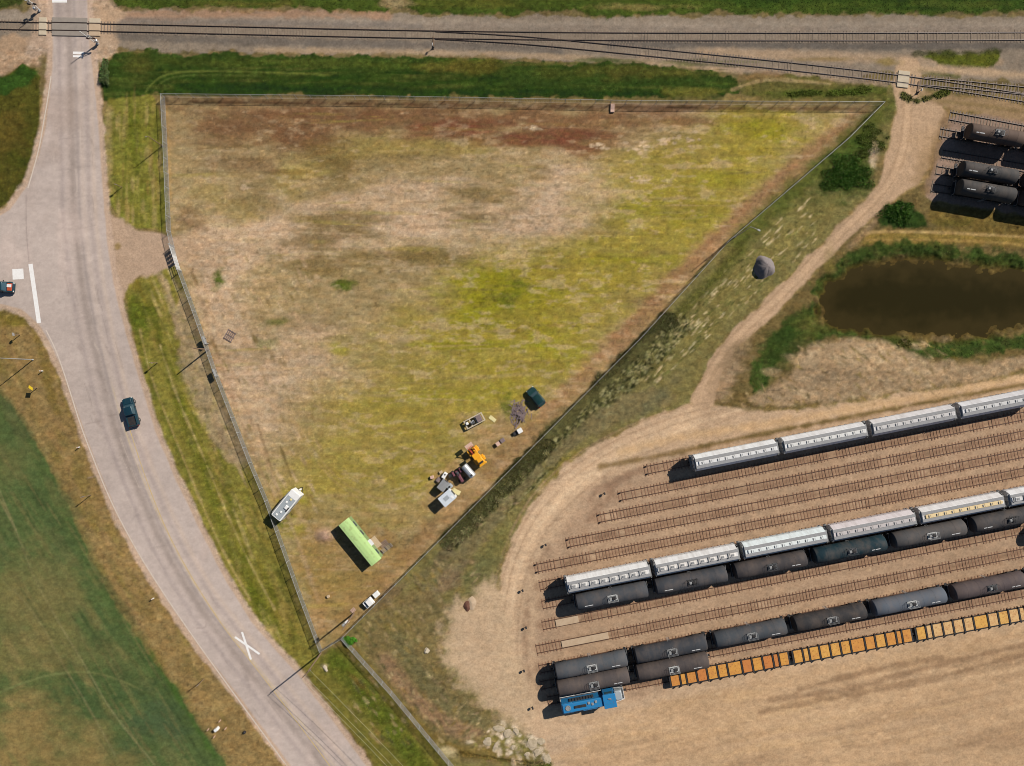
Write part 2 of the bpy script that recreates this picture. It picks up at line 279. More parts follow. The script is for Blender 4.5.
# straw specks, tyre lines, wind-rows
for k in range(420):
    px, py = random.uniform(170, 860), random.uniform(108, 630)
    blob(px, py, random.uniform(8, 50), random.uniform(.8, 2.6), random.choice([(188, 162, 122), (120, 98, 58), (172, 146, 98), (112, 92, 56), (164, 148, 70)]), random.uniform(.15, .45), ang=random.uniform(-.06, .06), ns=(18, 4))
for k in range(240):
    px, py = random.uniform(176, 320), random.uniform(250, 520)
    blob(px, py, random.uniform(3, 9), random.uniform(1, 3), random.choice([(194, 168, 132), (126, 104, 64), (114, 98, 50), (184, 152, 116)]), random.uniform(.3, .6), ang=1.1, ns=(6, 4))
for cx, cy, r in [(642, 147, 12), (685, 140, 14), (666, 142, 8), (535, 128, 5), (246, 188, 3), (640, 180, 8), (600, 146, 6)]:
    for k in range(14): blob(cx + random.gauss(0, r * .6), cy + random.gauss(0, r * .25), random.uniform(1.5, 4), random.uniform(1, 2), (206, 180, 144), .7, ns=(4, 3))
for k in range(34):
    py = random.uniform(120, 460); px = random.uniform(300, 760)
    stroke([(px - 60, py + random.uniform(-3, 3)), (px, py), (px + random.uniform(30, 90), py + random.uniform(-4, 4))], .7, random.choice([(120, 104, 54), (182, 156, 110), (110, 92, 50)]), .3, w=1.3, amp=1.5)
stroke([(258, 425), (266, 452), (272, 470)], 1.4, (118, 92, 62), .6, w=1.5); stroke([(280, 445), (286, 462), (291, 476)], 1.0, (96, 80, 46), .8, w=1.2)
stroke([(200, 275), (222, 345), (250, 420), (290, 520), (318, 600)], 2.0, (178, 148, 112), .5, w=2, break_=.4)
stroke([(192, 270), (214, 345), (240, 420), (282, 520)], 1.4, (140, 106, 76), .4, w=2, break_=.4)
# rank dark strip at the foot of the north fence
stroke([(190, 101), (400, 104), (620, 108), (860, 109)], 1.3, (110, 80, 54), .7, w=1.6, amp=3, break_=.5, bs=(20, 4))
for px in (205, 222, 236, 290, 345, 390, 560, 612, 640, 680): blob(px, 102 + (px - 165) * .0105, random.uniform(12, 26), 1.4, (44, 38, 24), .7, ns=(6, 3))
stroke([(167, 110), (169, 150), (170, 200)], 2.0, (182, 146, 90), .6, w=2, break_=.5, bs=(4, 6))
# clumped growth: dark olive-brown tufts and pale bare spots drawn out along the wind
x_, y_ = X[ls], Y[ls]
cl = fbm(x_, y_, 12, 5, 201, 4); big = fbm(x_, y_, 90, 34, 202, 4)
blend(ls, sstep(.02, .30, cl + .5 * big - .05) * lm, (112, 94, 52), .30)
blend(ls, sstep(.10, .42, -cl + .4 * fbm(x_, y_, 70, 30, 203, 3)) * lm, (190, 164, 126), .42)
top = sstep(175, 105, y_ + 10 * fbm(x_, y_, 40, 20, 206, 3)) * sstep(760, 640, x_)
blend(ls, top * lm * np.clip(.55 + 1.2 * fbm(x_, y_, 22, 10, 204, 4), 0, 1), (114, 80, 54), .52)
south = sstep(330, 420, y_) * sstep(230, 330, x_)
blend(ls, south * lm * np.clip(.5 + 1.3 * fbm(x_, y_, 40, 14, 205, 4), 0, 1), (140, 122, 66), .34)
# keep the painting of the lot inside its fence
out = (1 - lm)[..., None]
C[ls] = C[ls] * lm[..., None] + LOT0[ls] * out

# ---- corridor east of the lot fence
area([(890, 84), (896, 96), (890, 140), (878, 188), (832, 230), (784, 284), (724, 338), (700, 376), (690, 404), (640, 420), (580, 450), (540, 486), (508, 545), (492, 600), (476, 640), (470, 680), (500, 712), (540, 738), (552, 770), (560, 840), (500, 840), (452, 766), (420, 725), (392, 691), (343, 637), (430, 549), (512, 467), (640, 338), (727, 242), (846, 140), (884, 106)], (120, 110, 64), w=1.5, amp=2.5, smooth=0, rid=0, weed=.1)
stroke([(886, 108), (862, 128), (846, 146), (800, 186), (740, 240)], 11, (80, 88, 32), .85, w=8, amp=8, break_=.35, weed=.25)
blob(846, 172, 40, 30, (50, 74, 22), .97, ang=-.85, weed=.4); blob(868, 140, 20, 22, (64, 78, 26), .8, weed=.5); blob(820, 205, 22, 16, (72, 76, 32), .6, ang=-.7)
blob(874, 156, 5, 12, (196, 172, 140), .8, ns=(4, 6)); blob(880, 170, 8, 24, (120, 98, 62), .7, ang=.2)
area([(812, 200), (846, 206), (800, 246), (750, 286), (716, 330), (668, 372), (650, 378), (690, 320), (740, 262)], (122, 112, 62), w=8, amp=12, st=.9, break_=.3)
for k in range(430):
    t = random.random() ** .6; o = random.uniform(-24, 18)
    px, py = 830 - 190 * t + o * .6, 205 + 170 * t + o * .75
    blob(px, py, random.uniform(2, 7), random.uniform(.7, 1.5), random.choice([(210, 190, 146), (194, 174, 128), (84, 82, 40), (70, 72, 32), (92, 94, 44), (104, 104, 52)]), random.uniform(.35, .7), ang=-.76 + random.uniform(-.15, .15), ns=(5, 3))
stroke([(742, 248), (700, 294), (640, 350)], 6, (84, 86, 34), .8, w=5, break_=.4, weed=.35)
# very dark coarse weeds along the fence
stroke([(668, 322), (644, 346), (600, 390), (520, 472), (452, 540)], 11, (74, 74, 42), .92, w=4, amp=8, break_=.2, weed=.42)
stroke([(660, 345), (610, 398), (560, 430)], 14, (88, 84, 48), .7, w=6, amp=8, weed=.26)
for k in range(1500):
    t = random.random(); o = random.uniform(1, 21)
    px, py = 680 - 230 * t + o * .7, 312 + 230 * t + o * .7
    blob(px, py, random.uniform(1.2, 3), random.uniform(.9, 1.8), random.choice([(150, 142, 98), (46, 48, 24), (54, 58, 28), (134, 128, 84), (40, 42, 20), (112, 110, 64)]), random.uniform(.5, .85), ang=-.8, ns=(4, 3))
area([(690, 396), (640, 412), (590, 436), (545, 470), (500, 520), (470, 560), (432, 610), (410, 600), (450, 556), (520, 486), (580, 426), (640, 384)], (118, 106, 72), w=4, amp=8, st=.8, rid=0, weed=.1)
for a in [(560, 470, 26, 8, (126, 112, 46)), (600, 440, 30, 6, (112, 100, 62)), (500, 540, 30, 10, (112, 106, 58)), (450, 580, 30, 10, (120, 100, 74)), (400, 630, 18, 14, (150, 136, 58)), (395, 625, 12, 14, (138, 124, 36)), (440, 560, 30, 7, (104, 92, 66)), (385, 600, 30, 8, (116, 96, 68)), (480, 570, 22, 10, (104, 102, 62)), (660, 395, 30, 8, (104, 98, 66))]:
    blob(a[0], a[1], a[2], a[3], a[4], .75, ang=-.78, ns=(10, 8))
area([(350, 640), (400, 590), (440, 590), (455, 620), (440, 660), (470, 700), (540, 738), (552, 770), (470, 770), (420, 725)], (120, 104, 66), w=5, amp=8, st=.8, break_=.2, weed=.15)
stroke([(398, 640), (415, 668), (445, 702), (478, 722)], 9, (104, 98, 64), .7, w=6, break_=.4, weed=.25)
stroke([(386, 660), (410, 695), (445, 725), (480, 738)], 8, (142, 112, 84), .75, w=5, break_=.45, bs=(8, 8))
stroke([(352, 648), (380, 678), (410, 714), (445, 748), (500, 752)], 3.5, (118, 98, 44), .6, w=3, break_=.4)
stroke([(455, 752), (490, 758), (545, 764)], 3, (96, 82, 32), .7, w=3, break_=.3, weed=.4)
blob(540, 764, 20, 6, (72, 84, 24), .8, weed=.4); blob(510, 742, 34, 14, (122, 114, 56), .6); blob(450, 752, 10, 6, (196, 178, 134), .7)
for k in range(420):
    px, py = random.uniform(350, 480), random.uniform(560, 745)
    if px + py < 985: continue
    blob(px, py, random.uniform(2, 7), random.uniform(1, 2.4), random.choice([(170, 150, 106), (78, 80, 44), (94, 92, 50), (150, 128, 92), (134, 112, 60)]), random.uniform(.3, .65), ang=.9 if px < 450 else -.8, ns=(5, 4))

for k in range(150):
    px, py = random.gauss(520, 20), random.gauss(742, 11)
    if py < 716 + abs(px - 515) * .35: continue
    blob(px, py, random.uniform(1.5, 6), random.uniform(1.2, 3.5), random.choice([(206, 188, 156), (190, 170, 138), (118, 112, 58), (214, 192, 164), (104, 100, 48)]), random.uniform(.45, .8), ang=random.uniform(0, 3), ns=(4, 3))
# ---- sandy yard and dirt road
yard = [(692, 404), (650, 418), (600, 441), (552, 476), (526, 508), (507, 548), (496, 590), (490, 630), (492, 670), (504, 704), (528, 728), (546, 744), (552, 770), (560, 840), (1100, 840), (1100, 362), (1024, 374), (960, 386), (900, 394), (800, 410), (742, 412), (712, 404)]
ys_, ym = area(yard, (186, 158, 126), w=2.5, amp=6, rid=2, weed=0)
droad = [(894, 58), (922, 58), (916, 92), (948, 104), (938, 140), (924, 178), (892, 200), (846, 241), (791, 300), (737, 350), (717, 384), (712, 410), (690, 408), (698, 380), (722, 340), (783, 285), (832, 232), (877, 190), (890, 142), (896, 98)]
area(droad, (180, 151, 119), w=2, amp=3, rid=3, weed=0)
stroke([(905, 60), (908, 110), (905, 150), (890, 188), (840, 234), (788, 291), (728, 345), (706, 384), (690, 418), (620, 452), (555, 500), (522, 560), (508, 620), (508, 690)], 4.5, (200, 168, 132), .6, w=4, amp=3, break_=.3)
for o in (-4, 4):
    stroke([(907 + o, 70), (908 + o, 110), (904 + o, 150), (888 + o, 188), (838 + o * .7, 234 + o * .7), (786 + o * .7, 291 + o * .7), (726 + o * .7, 345 + o * .7), (704 + o, 384)], 1.0, (150, 122, 92), .45, w=1.2, amp=1.5, break_=.4)
stroke([(690, 420), (610, 456), (540, 510), (512, 570), (500, 640), (512, 700)], 10, (208, 178, 142), .75, w=6, amp=4, break_=.2)
blob(470, 635, 26, 34, (202, 172, 138), .6)
stroke([(512, 690), (520, 715), (560, 735), (640, 728)], 9, (204, 174, 138), .6, w=7, amp=5, break_=.3)
blob(930, 160, 12, 40, (150, 122, 84), .6, ang=.35); blob(925, 150, 20, 24, (172, 142, 106), .4)
# tread marks on the haul road
for o in (-16, -9, -2, 5, 13):
    stroke([(745 + o * .2, 405 + o * .5), (680 + o * .3, 424 + o), (610 + o * .5, 452 + o), (548 + o, 500 + o * .7), (514 + o, 560), (502 + o, 640), (508 + o, 715)], .9, random.choice([(164, 136, 106), (216, 188, 152), (160, 132, 102)]), .55, w=1.5, amp=1.5, break_=.5, bs=(14, 14), seed=int(70 + o))
# ballast of the storage tracks
area([(600, 470), (1100, 372), (1100, 600), (660, 690), (540, 718), (536, 640), (540, 560), (565, 530)], (168, 140, 112), w=6, amp=6, st=.85, break_=.25, bs=(20, 10))
stroke([(600, 467), (690, 450), (760, 434), (830, 421), (900, 407), (1024, 384), (1090, 372)], 2.6, (122, 98, 58), .85, w=2.5, amp=3, break_=.3, bs=(16, 6))
stroke([(700, 446), (830, 420), (960, 396), (1060, 378)], 1.4, (92, 80, 40), .6, w=2, amp=3, break_=.5, bs=(16, 6), weed=.15)
stroke([(620, 452), (680, 436), (760, 426), (900, 400), (1090, 366)], 4, (196, 162, 118), .7, w=4, amp=4, break_=.3)
for l in [[(604, 478), (612, 496), (600, 506), (588, 520)], [(630, 474), (612, 486), (609, 500)], [(548, 548), (540, 560), (536, 572)], [(528, 600), (524, 640), (530, 680)], [(590, 500), (600, 488), (640, 470)]]:
    stroke(l, 3.0, (140, 112, 88), .6, w=3, amp=5, break_=.4, bs=(8, 8))
YT = [(645, 470.2, 1080, 384.5), (619, 496.6, 1080, 404.4), (598, 518.5, 1080, 423.2), (567, 543.2, 1080, 442.0), (535, 568.2, 1080, 460.5), (540, 585.8, 1080, 479.5), (543, 604.5, 1080, 499.3), (543, 625.5, 1080, 518.2), (537, 649.2, 1080, 541.0), (540, 668.9, 1080, 561.4), (541, 685.3, 1080, 581.7), (548, 700.6, 1080, 600.3)]
for i, (x0, y0, x1, y1) in enumerate(YT):
    stroke([(x0 - 2, y0), (x1, y1)], 4.2, (146, 116, 90), .5, w=2.5, amp=3, break_=.45, bs=(18, 6), seed=300 + i)
    stroke([(x0 + 30, y0 - 5), (x1, y1)], 1.6, (120, 94, 72), .5, w=2, amp=3, break_=.7, bs=(22, 6), seed=330 + i)
    for k in range(12):
        u = random.random(); blob(x0 + (x1 - x0) * u, y0 + (y1 - y0) * u, random.uniform(4, 16), random.uniform(1.5, 3.5), random.choice([(112, 88, 70), (206, 178, 144), (128, 100, 76)]), random.uniform(.25, .5), ang=-.2, ns=(8, 4))
# southern sand, streaked by ploughing vehicles
area([(560, 740), (700, 690), (860, 655), (1100, 608), (1100, 840), (560, 840)], (186, 154, 116), w=10, amp=8, st=.85, break_=.25, bs=(60, 16))
for k in range(130):
    px = random.uniform(560, 1060); py = 730 - (px - 560) * .19 + random.uniform(-6, 100)
    blob(px, py, random.uniform(20, 80), random.uniform(1.5, 6), random.choice([(160, 130, 98), (204, 172, 132), (176, 144, 106), (152, 124, 94), (200, 166, 122)]), random.uniform(.2, .5), ang=-.2 + random.uniform(-.06, .06), ns=(30, 6))
for l in [[(760, 712), (830, 698), (900, 686), (960, 672)], [(770, 700), (860, 688), (905, 672), (1024, 645)], [(800, 690), (880, 668), (940, 658)], [(960, 672), (1000, 660), (1060, 648)]]:
    stroke(l, 2.6, (138, 110, 82), .75, w=2.5, amp=4, break_=.4, bs=(20, 5))
for k in range(260):
    px, py = random.uniform(440, 1060), random.uniform(380, 800)
    if py < 470 - (px - 640) * .2: continue
    blob(px, py, random.uniform(2, 8), random.uniform(1, 2), random.choice([(150, 120, 92), (204, 174, 136), (136, 110, 84)]), random.uniform(.2, .45), ang=-.2, ns=(6, 4))

bay = [(500, 580), (478, 586), (456, 604), (442, 630), (446, 660), (466, 690), (500, 714), (540, 738), (520, 660), (504, 620)]
area(bay, (190, 164, 130), w=9, amp=16, st=.95, break_=.25, bs=(10, 10), weed=0, rid=2)
area([(498, 600), (470, 600), (456, 630), (470, 670), (500, 700)], (194, 166, 132), w=10, amp=8, st=.8)
# ---- pond hollow and its banks
bank = [(712, 404), (717, 386), (737, 351), (791, 301), (846, 242), (892, 201), (925, 182), (940, 207), (1100, 226), (1100, 358), (1024, 372), (960, 384), (900, 392), (800, 408), (742, 410)]
bs_, bm_ = area(bank, (108, 92, 54), w=2, amp=4, rid=7, weed=.15, smooth=0)
area([(866, 231), (930, 228), (1100, 238), (1100, 250), (960, 244), (880, 246), (858, 244)], (134, 112, 52), w=4, amp=5, st=.8)
stroke([(862, 233), (885, 231), (960, 233), (1040, 238), (1090, 241)], 1.3, (178, 150, 98), .8, w=1.5, amp=1); stroke([(866, 240), (960, 240), (1040, 246)], 1.2, (160, 130, 74), .7, w=1.5, amp=1)
stroke([(850, 246), (862, 236), (890, 205)], 3, (150, 122, 90), .6, w=3)
area([(940, 206), (1100, 226), (1100, 238), (1020, 236), (930, 226), (928, 210)], (112, 94, 46), w=3, amp=6, weed=.3, st=.9)
area([(878, 216), (892, 199), (908, 202), (928, 218), (926, 228), (880, 230)], (46, 66, 22), w=2, amp=6, weed=.34)
blob(950, 222, 30, 6, (90, 84, 34), .7)
for l, wd in [([(758, 388), (766, 360), (785, 335), (800, 318), (816, 310)], 8), ([(820, 292), (838, 272), (862, 256), (890, 250), (930, 250), (975, 256), (1024, 264), (1090, 270)], 6), ([(790, 336), (830, 328), (870, 332), (892, 344), (920, 352), (960, 350), (1024, 340), (1090, 332)], 7)]:
    stroke(l, wd + 2, (52, 72, 24), .94, w=4, amp=13, break_=.3, weed=.34)
blob(785, 350, 24, 24, (50, 66, 24), .85, ang=-.7, weed=.34); blob(810, 322, 20, 14, (92, 90, 40), .7, weed=.2); blob(830, 262, 8, 16, (118, 108, 50), .5)
blob(760, 376, 10, 14, (56, 78, 28), .7, weed=.3); blob(905, 342, 14, 10, (90, 88, 36), .6, weed=.4)
area([(735, 404), (760, 392), (790, 376), (800, 350), (840, 336), (885, 342), (915, 356), (970, 364), (1060, 350), (1090, 352), (1024, 371), (940, 386), (800, 406)], (156, 132, 100), w=4, amp=7, st=.95, weed=.08)
for k in range(260):
    px, py = random.uniform(725, 960), random.uniform(338, 408)
    if py < 404 - (px - 720) * .75: continue
    if random.random() < .15: blob(px, py, 10, 4, (178, 152, 116), .5)
    blob(px, py, random.uniform(2, 7), random.uniform(.8, 2), random.choice([(186, 162, 120), (108, 90, 58), (92, 82, 48), (170, 142, 104), (126, 108, 50)]), random.uniform(.3, .6), ang=random.uniform(.4, 1.2), ns=(5, 3))
blob(724, 376, 14, 28, (168, 140, 108), .8, ang=.4); blob(742, 345, 8, 24, (150, 124, 92), .6, ang=.7); blob(735, 360, 20, 16, (126, 106, 78), .6, ang=-.7)
pond = smooth_pts([(822, 312), (826, 292), (842, 277), (866, 266), (905, 262), (950, 264), (990, 270), (1030, 274), (1100, 282), (1100, 326), (1030, 324), (985, 330), (935, 334), (890, 330), (850, 326), (828, 322)], 2)
s = sub(pond, 40); psd = poly_sd(WX[s], WY[s], pond) + EN[s] * 12
blend(s, sstep(-12, 0, psd), (74, 60, 24), .85); blend(s, sstep(-1, 6, psd), (56, 42, 14), 1.0)
WEED[s] *= 1 - sstep(-6, 1, psd)
POND_SD = np.full((ny, nx), -40.0, np.float32); POND_SD[s] = psd

# ---- far storage tracks (north-east corner)
area([(946, 104), (1100, 132), (1100, 222), (1024, 214), (936, 203), (924, 192), (936, 150)], (148, 124, 106), w=2, amp=4, rid=2, weed=0)
stroke([(950, 108), (936, 150), (926, 190)], 4, (128, 102, 66), .7, w=4, amp=5, break_=.3)
area([(912, 88), (1030, 106), (1100, 118), (1100, 136), (946, 106), (918, 100)], (152, 126, 92), w=3, amp=5, rid=2, weed=0)
stroke([(935, 100), (1000, 108), (1060, 118)], 2, (122, 104, 62), .5, w=2, break_=.5)
stroke([(904, 96), (916, 102), (928, 98), (946, 92)], 3.4, (66, 78, 24), .9, w=2, amp=5, break_=.2, weed=.4)
stroke([(920, 70), (940, 74), (958, 76)], 1.8, (84, 88, 34), .8, w=1.5, amp=3, weed=.2)
area([(918, 55), (950, 54), (985, 52), (1003, 52), (999, 66), (980, 69), (955, 67), (934, 62)], (88, 92, 28), w=2, amp=5, weed=.3, rid=0); stroke([(915, 54), (960, 53), (1000, 52)], 2.5, (58, 62, 28), .7, w=2, amp=4, weed=.3)
stroke([(900, 72), (930, 68), (980, 72), (1060, 78)], 3.5, (184, 156, 122), .8, w=3, amp=3)
blob(885, 62, 16, 5, (128, 110, 52), .7); blob(830, 59, 40, 3, (126, 104, 54), .6)

# ---- gate drive and road
area([(104, 214), (116, 217), (132, 228), (152, 234), (173, 238), (186, 246), (184, 262), (172, 266), (152, 276), (136, 278), (128, 288), (124, 316), (112, 290)], (176, 150, 124), w=2, amp=4, rid=3, weed=0)
area([(168, 240), (200, 236), (230, 252), (216, 276), (180, 266)], (178, 150, 118), w=5, amp=7, st=.8)
blob(116, 246, 5, 4, (140, 116, 66), .8, ns=(4, 4))
shoulder = ROAD_L + ROAD_R
sd_out = poly_sd(X, Y, shoulder)
m = sstep(-5.5, -2.0, sd_out + EN * 3); blend(slice(None), m, (190, 164, 140), .9); WEED *= 1 - sstep(-4, -1, sd_out)
m = sstep(-.8, .8, sd_out - 2.2 + EN * .8); blend(slice(None), m, (184, 169, 157), 1.0)
RID[sd_out > 1.5] = 1
ROADM = sstep(-4, 0, sd_out)
# road centreline for the wheel tracks
RC = smooth_pts([(70, -60), (71, 0), (72, 50), (73, 90), (74, 130), (75, 190), (79, 250), (88, 310), (101, 370), (118, 430), (140, 490), (170, 555), (200, 605), (240, 655), (290, 718), (352, 800), (380, 840)], 2, False)
def signed_line(pts):
    d = np.full(X.shape, 1e9, np.float32); sg = np.zeros(X.shape, np.float32)
    for a, b in zip(pts[:-1], pts[1:]):
        e = seg_d(X, Y, a, b); cr = (b[0] - a[0]) * (Y - a[1]) - (b[1] - a[1]) * (X - a[0])
        m_ = e < d; d = np.where(m_, e, d); sg = np.where(m_, -np.sign(cr), sg)
    return d * sg
RD = signed_line(RC)                                  # + is the right-hand (east) side
inside = sstep(1.0, 3.5, sd_out)
for off, wd, c, st in [(-2.5, 4.6, (152, 138, 127), .9), (3.2, 1.8, (150, 138, 130), .7), (-13, 2.5, (160, 146, 138), .65), (14, 2.4, (162, 147, 138), .6), (8, 2.4, (192, 174, 158), .6), (-8, 3, (192, 175, 162), .4), (19, 2.5, (200, 178, 156), .5)]:
    mm = np.exp(-((RD - off + 1.2 * fbm(X, Y, 40, 40, 5, 2)) / wd) ** 2) * inside * np.clip(.85 + .5 * fbm(X, Y, 14, 90, 77 + int(off), 3), 0, 1)
    blend(slice(None), mm, c, st)
mm = np.exp(-((RD - 6.3) / .7) ** 2) * inside * sstep(330, 420, Y) * np.clip(.6 + fbm(X, Y, 10, 10, 78, 3), 0, 1); blend(slice(None), mm, (206, 184, 132), .6)
mm = inside * sstep(.08, .32, fbm(X, Y, 60, 90, 9, 4)); blend(slice(None), mm, (168, 149, 134), .5)
mm = inside * sstep(.1, .4, fbm(X, Y, 26, 60, 19, 4)); blend(slice(None), mm, (198, 178, 164), .35)
def roadline(pts, wd, c, st, br=0.3):
    stroke(pts, wd, c, st, w=.8, amp=.3, break_=br, bs=(6, 30), smooth=2)
roadline([(26, 196), (26, 230), (29, 262)], .5, (140, 126, 118), .6)
for l in [[(86, 424), (100, 421)], [(108, 416), (119, 414)], [(197, 628), (206, 628), (206, 622)], [(88, 478), (96, 476)]]: roadline(l, .5, (150, 134, 124), .6)
for k in range(14):
    t = random.uniform(.05, .95); i = int(t * (len(RC) - 1)); cx, cy = RC[i]
    roadline([(cx - 16, cy + random.uniform(-1, 3)), (cx, cy + random.uniform(-2, 2)), (cx + random.uniform(4, 18), cy - 2)], .4, (156, 142, 132), .4, .5)
for k in range(46):
    i = random.randrange(8, len(RC) - 8); o = random.uniform(-24, 20); cx, cy = RC[i]; n2 = RC[min(i + 6, len(RC) - 1)]
    tx, ty = n2[0] - cx, n2[1] - cy; q = math.hypot(tx, ty) + 1e-6; tx, ty = tx / q, ty / q
    px, py = cx + ty * o, cy - tx * o; L_ = random.uniform(6, 30)
    roadline([(px, py), (px + tx * L_ * .5 + random.uniform(-1.5, 1.5), py + ty * L_ * .5), (px + tx * L_, py + ty * L_)], .35, random.choice([(138, 124, 114), (150, 136, 126), (204, 188, 172)]), .5, .4)
for k in range(16):
    i = random.randrange(8, len(RC) - 8); cx, cy = RC[i]; blob(cx + random.uniform(-18, 16), cy, random.uniform(3, 12), random.uniform(1, 3), random.choice([(150, 136, 126), (196, 180, 164), (158, 142, 130)]), .5, ang=1.1, ns=(6, 4))
m_ = np.exp(-((X - 60) / 6) ** 2) * sstep(0, 6, Y) * sstep(52, 30, Y) * inside; blend(slice(None), m_, (144, 131, 122), .55)
m_ = np.exp(-((X - 80) / 4) ** 2) * sstep(-10, 6, Y) * sstep(60, 30, Y) * inside; blend(slice(None), m_, (162, 148, 138), .6)

# ---- overall tonal variation of the real ground (dryness, soil), fine and coarse
lum = 1 + .14 * fbm(X, Y, 150, 110, 21, 4) + .12 * fbm(X, Y, 14, 9, 22, 4)
lum += .30 * np.clip(WEED / .3, 0, 1) * fbm(X, Y, 7, 5, 28, 3)
soft = np.clip(WEED / .2, 0, 1)
grassy = np.where(RID == 4, .6, np.where((RID == 0) | (RID == 7) | (RID == 5) | (RID == 4), 1.0, .35)).astype(np.float32) * (1 - .8 * ROADM) * np.where(RID == 3, .4, 1).astype(np.float32)
spk = fbm(X, Y, 3.2, 2.6, 23, 3)
lum *= 1 + np.where(RID == 5, 1, 0) * (.13 * fbm(X, Y, 44, 2.6, 41, 3) + .16 * np.minimum(0, fbm(X, Y, 5, 2.2, 42, 2)))
lotm = np.where(RID == 5, 1, 0).astype(np.float32)
lum *= 1 + spk * (.12 + .42 * grassy - .20 * lotm)
lum *= 1 + fbm(X, Y, 7, 3.5, 29, 3) * (.05 + .20 * grassy - .06 * lotm)
C *= np.clip(lum, .35, 1.8)[..., None]
hue = fbm(X, Y, 6, 4, 24, 3) * grassy
C[..., 0] *= 1 + .12 * hue; C[..., 2] *= 1 - .10 * hue
C *= np.array([1.0, .98, .985], np.float32)
C = np.clip(C, .004, .85)

# crisp flecks: straw, bare clods, single dark tufts
fl1 = vnoise(X, Y, 2.6, 1.9, 61); fl2 = vnoise(X, Y, 2.9, 2.0, 62); cov = np.clip(.55 + 1.5 * fbm(X, Y, 36, 20, 63, 3), 0, 1)
fm = np.where((RID == 5) | (RID == 0) | (RID == 7), 1, np.where(RID == 4, .35, np.where((RID == 2) | (RID == 6), .3, 0))).astype(np.float32) * (1 - ROADM)
C *= (1 + (.36 * sstep(.24, .42, fl1) * cov * fm))[..., None]
C *= (1 - (.28 * sstep(.22, .40, fl2) * (1.1 - .6 * cov) * fm))[..., None]
# ---- heights
g1 = np.clip(vnoise(X, Y, 3.0, 3.0, 31) + .5, 0, 1); g2 = np.clip(vnoise(X, Y, 6.5, 6.5, 32) + .5, 0, 1); g3 = np.clip(vnoise(X, Y, 1.6, 1.6, 33) + .5, 0, 1)
Z += WEED * (.40 * g2 * g1 + .16 * g3 * g1)
flat = 1 - ROADM
Z += flat * (.045 * fbm(X, Y, 5, 5, 34, 3) + .02 * g3) * np.where(RID == 2, .55, 1.0)
# railway and yard tracks need a level bed
bed = np.maximum.reduce([sstep(9, 5, line_d(X, Y, [(-60, 24.5), (0, 25.7), (256, 31.2), (512, 36), (640, 37), (900, 37), (1090, 36)])), sstep(9, 5, line_d(X, Y, [(430, 33), (640, 51.5), (768, 64), (893, 78), (1024, 96), (1090, 102)]))])
Z = Z * (1 - bed) + .02 * bed
Z -= 0.62 * sstep(-16, -1, POND_SD) + .7 * sstep(-1, 14, POND_SD)
mound = np.exp(-(((X - 850) / 55) ** 2 + ((Y - 368) / 16) ** 2)); Z += 1.1 * mound
cone = np.clip(1 - np.hypot((X - 325) / 13, (Y - 535) / 10), 0, 1); Z += .5 * sstep(0, 1, cone)
yb = np.where((RID == 2) | (RID == 3), 1, 0); Z = np.where(yb == 1, np.minimum(Z, .035), Z)
Z[RID == 1] = 0.0

def add_mesh_np(name, V, F, kind, cols, m):
    me = bpy.data.meshes.new(name); nf, k = F.shape
    me.vertices.add(len(V)); me.vertices.foreach_set('co', V.astype(np.float32).ravel())
    me.loops.add(nf * k); me.loops.foreach_set('vertex_index', F.astype(np.int32).ravel())
    me.polygons.add(nf); me.polygons.foreach_set('loop_start', np.arange(0, nf * k, k, dtype=np.int32))
    at = me.attributes.new('tint', 'FLOAT_COLOR', 'POINT')
    at.data.foreach_set('color', np.concatenate([cols, np.ones((len(cols), 1))], 1).astype(np.float32).ravel())
    me.update(calc_edges=True); me.materials.append(m)
    o = bpy.data.objects.new(name, me); COL.objects.link(o)
    if kind: o['kind'] = kind
    return o

# ------------------------------------------------------------------ materials
def nodes(name):
    m = bpy.data.materials.new(name); m.use_nodes = True
    nt = m.node_tree; b = nt.nodes['Principled BSDF']; return m, nt, b
def soil_material():
    m, nt, b = nodes('soil_and_growth'); N = nt.nodes; L = nt.links
    a = N.new('ShaderNodeAttribute'); a.attribute_name = 'tint'
    g = N.new('ShaderNodeNewGeometry')
    n1 = N.new('ShaderNodeTexNoise'); n1.inputs['Scale'].default_value = 2.6; n1.inputs['Detail'].default_value = 6; n1.inputs['Roughness'].default_value = .7
    n2 = N.new('ShaderNodeTexNoise'); n2.inputs['Scale'].default_value = 14; n2.inputs['Detail'].default_value = 3
    L.new(g.outputs['Position'], n1.inputs['Vector']); L.new(g.outputs['Position'], n2.inputs['Vector'])
    r1 = N.new('ShaderNodeMapRange'); r1.inputs['From Min'].default_value = .3; r1.inputs['From Max'].default_value = .7; r1.inputs['To Min'].default_value = .80; r1.inputs['To Max'].default_value = 1.20
    L.new(n1.outputs['Fac'], r1.inputs['Value'])
    mx = N.new('ShaderNodeVectorMath'); mx.operation = 'SCALE'; L.new(a.outputs['Color'], mx.inputs[0]); L.new(r1.outputs['Result'], mx.inputs['Scale'])
    L.new(mx.outputs['Vector'], b.inputs['Base Color'])
    bp = N.new('ShaderNodeBump'); bp.inputs['Strength'].default_value = .5; bp.inputs['Distance'].default_value = .06
    L.new(n2.outputs['Fac'], bp.inputs['Height']); L.new(bp.outputs['Normal'], b.inputs['Normal'])
    b.inputs['Roughness'].default_value = 1.0; b.inputs['Specular IOR Level'].default_value = .08
    return m
SOIL = soil_material()
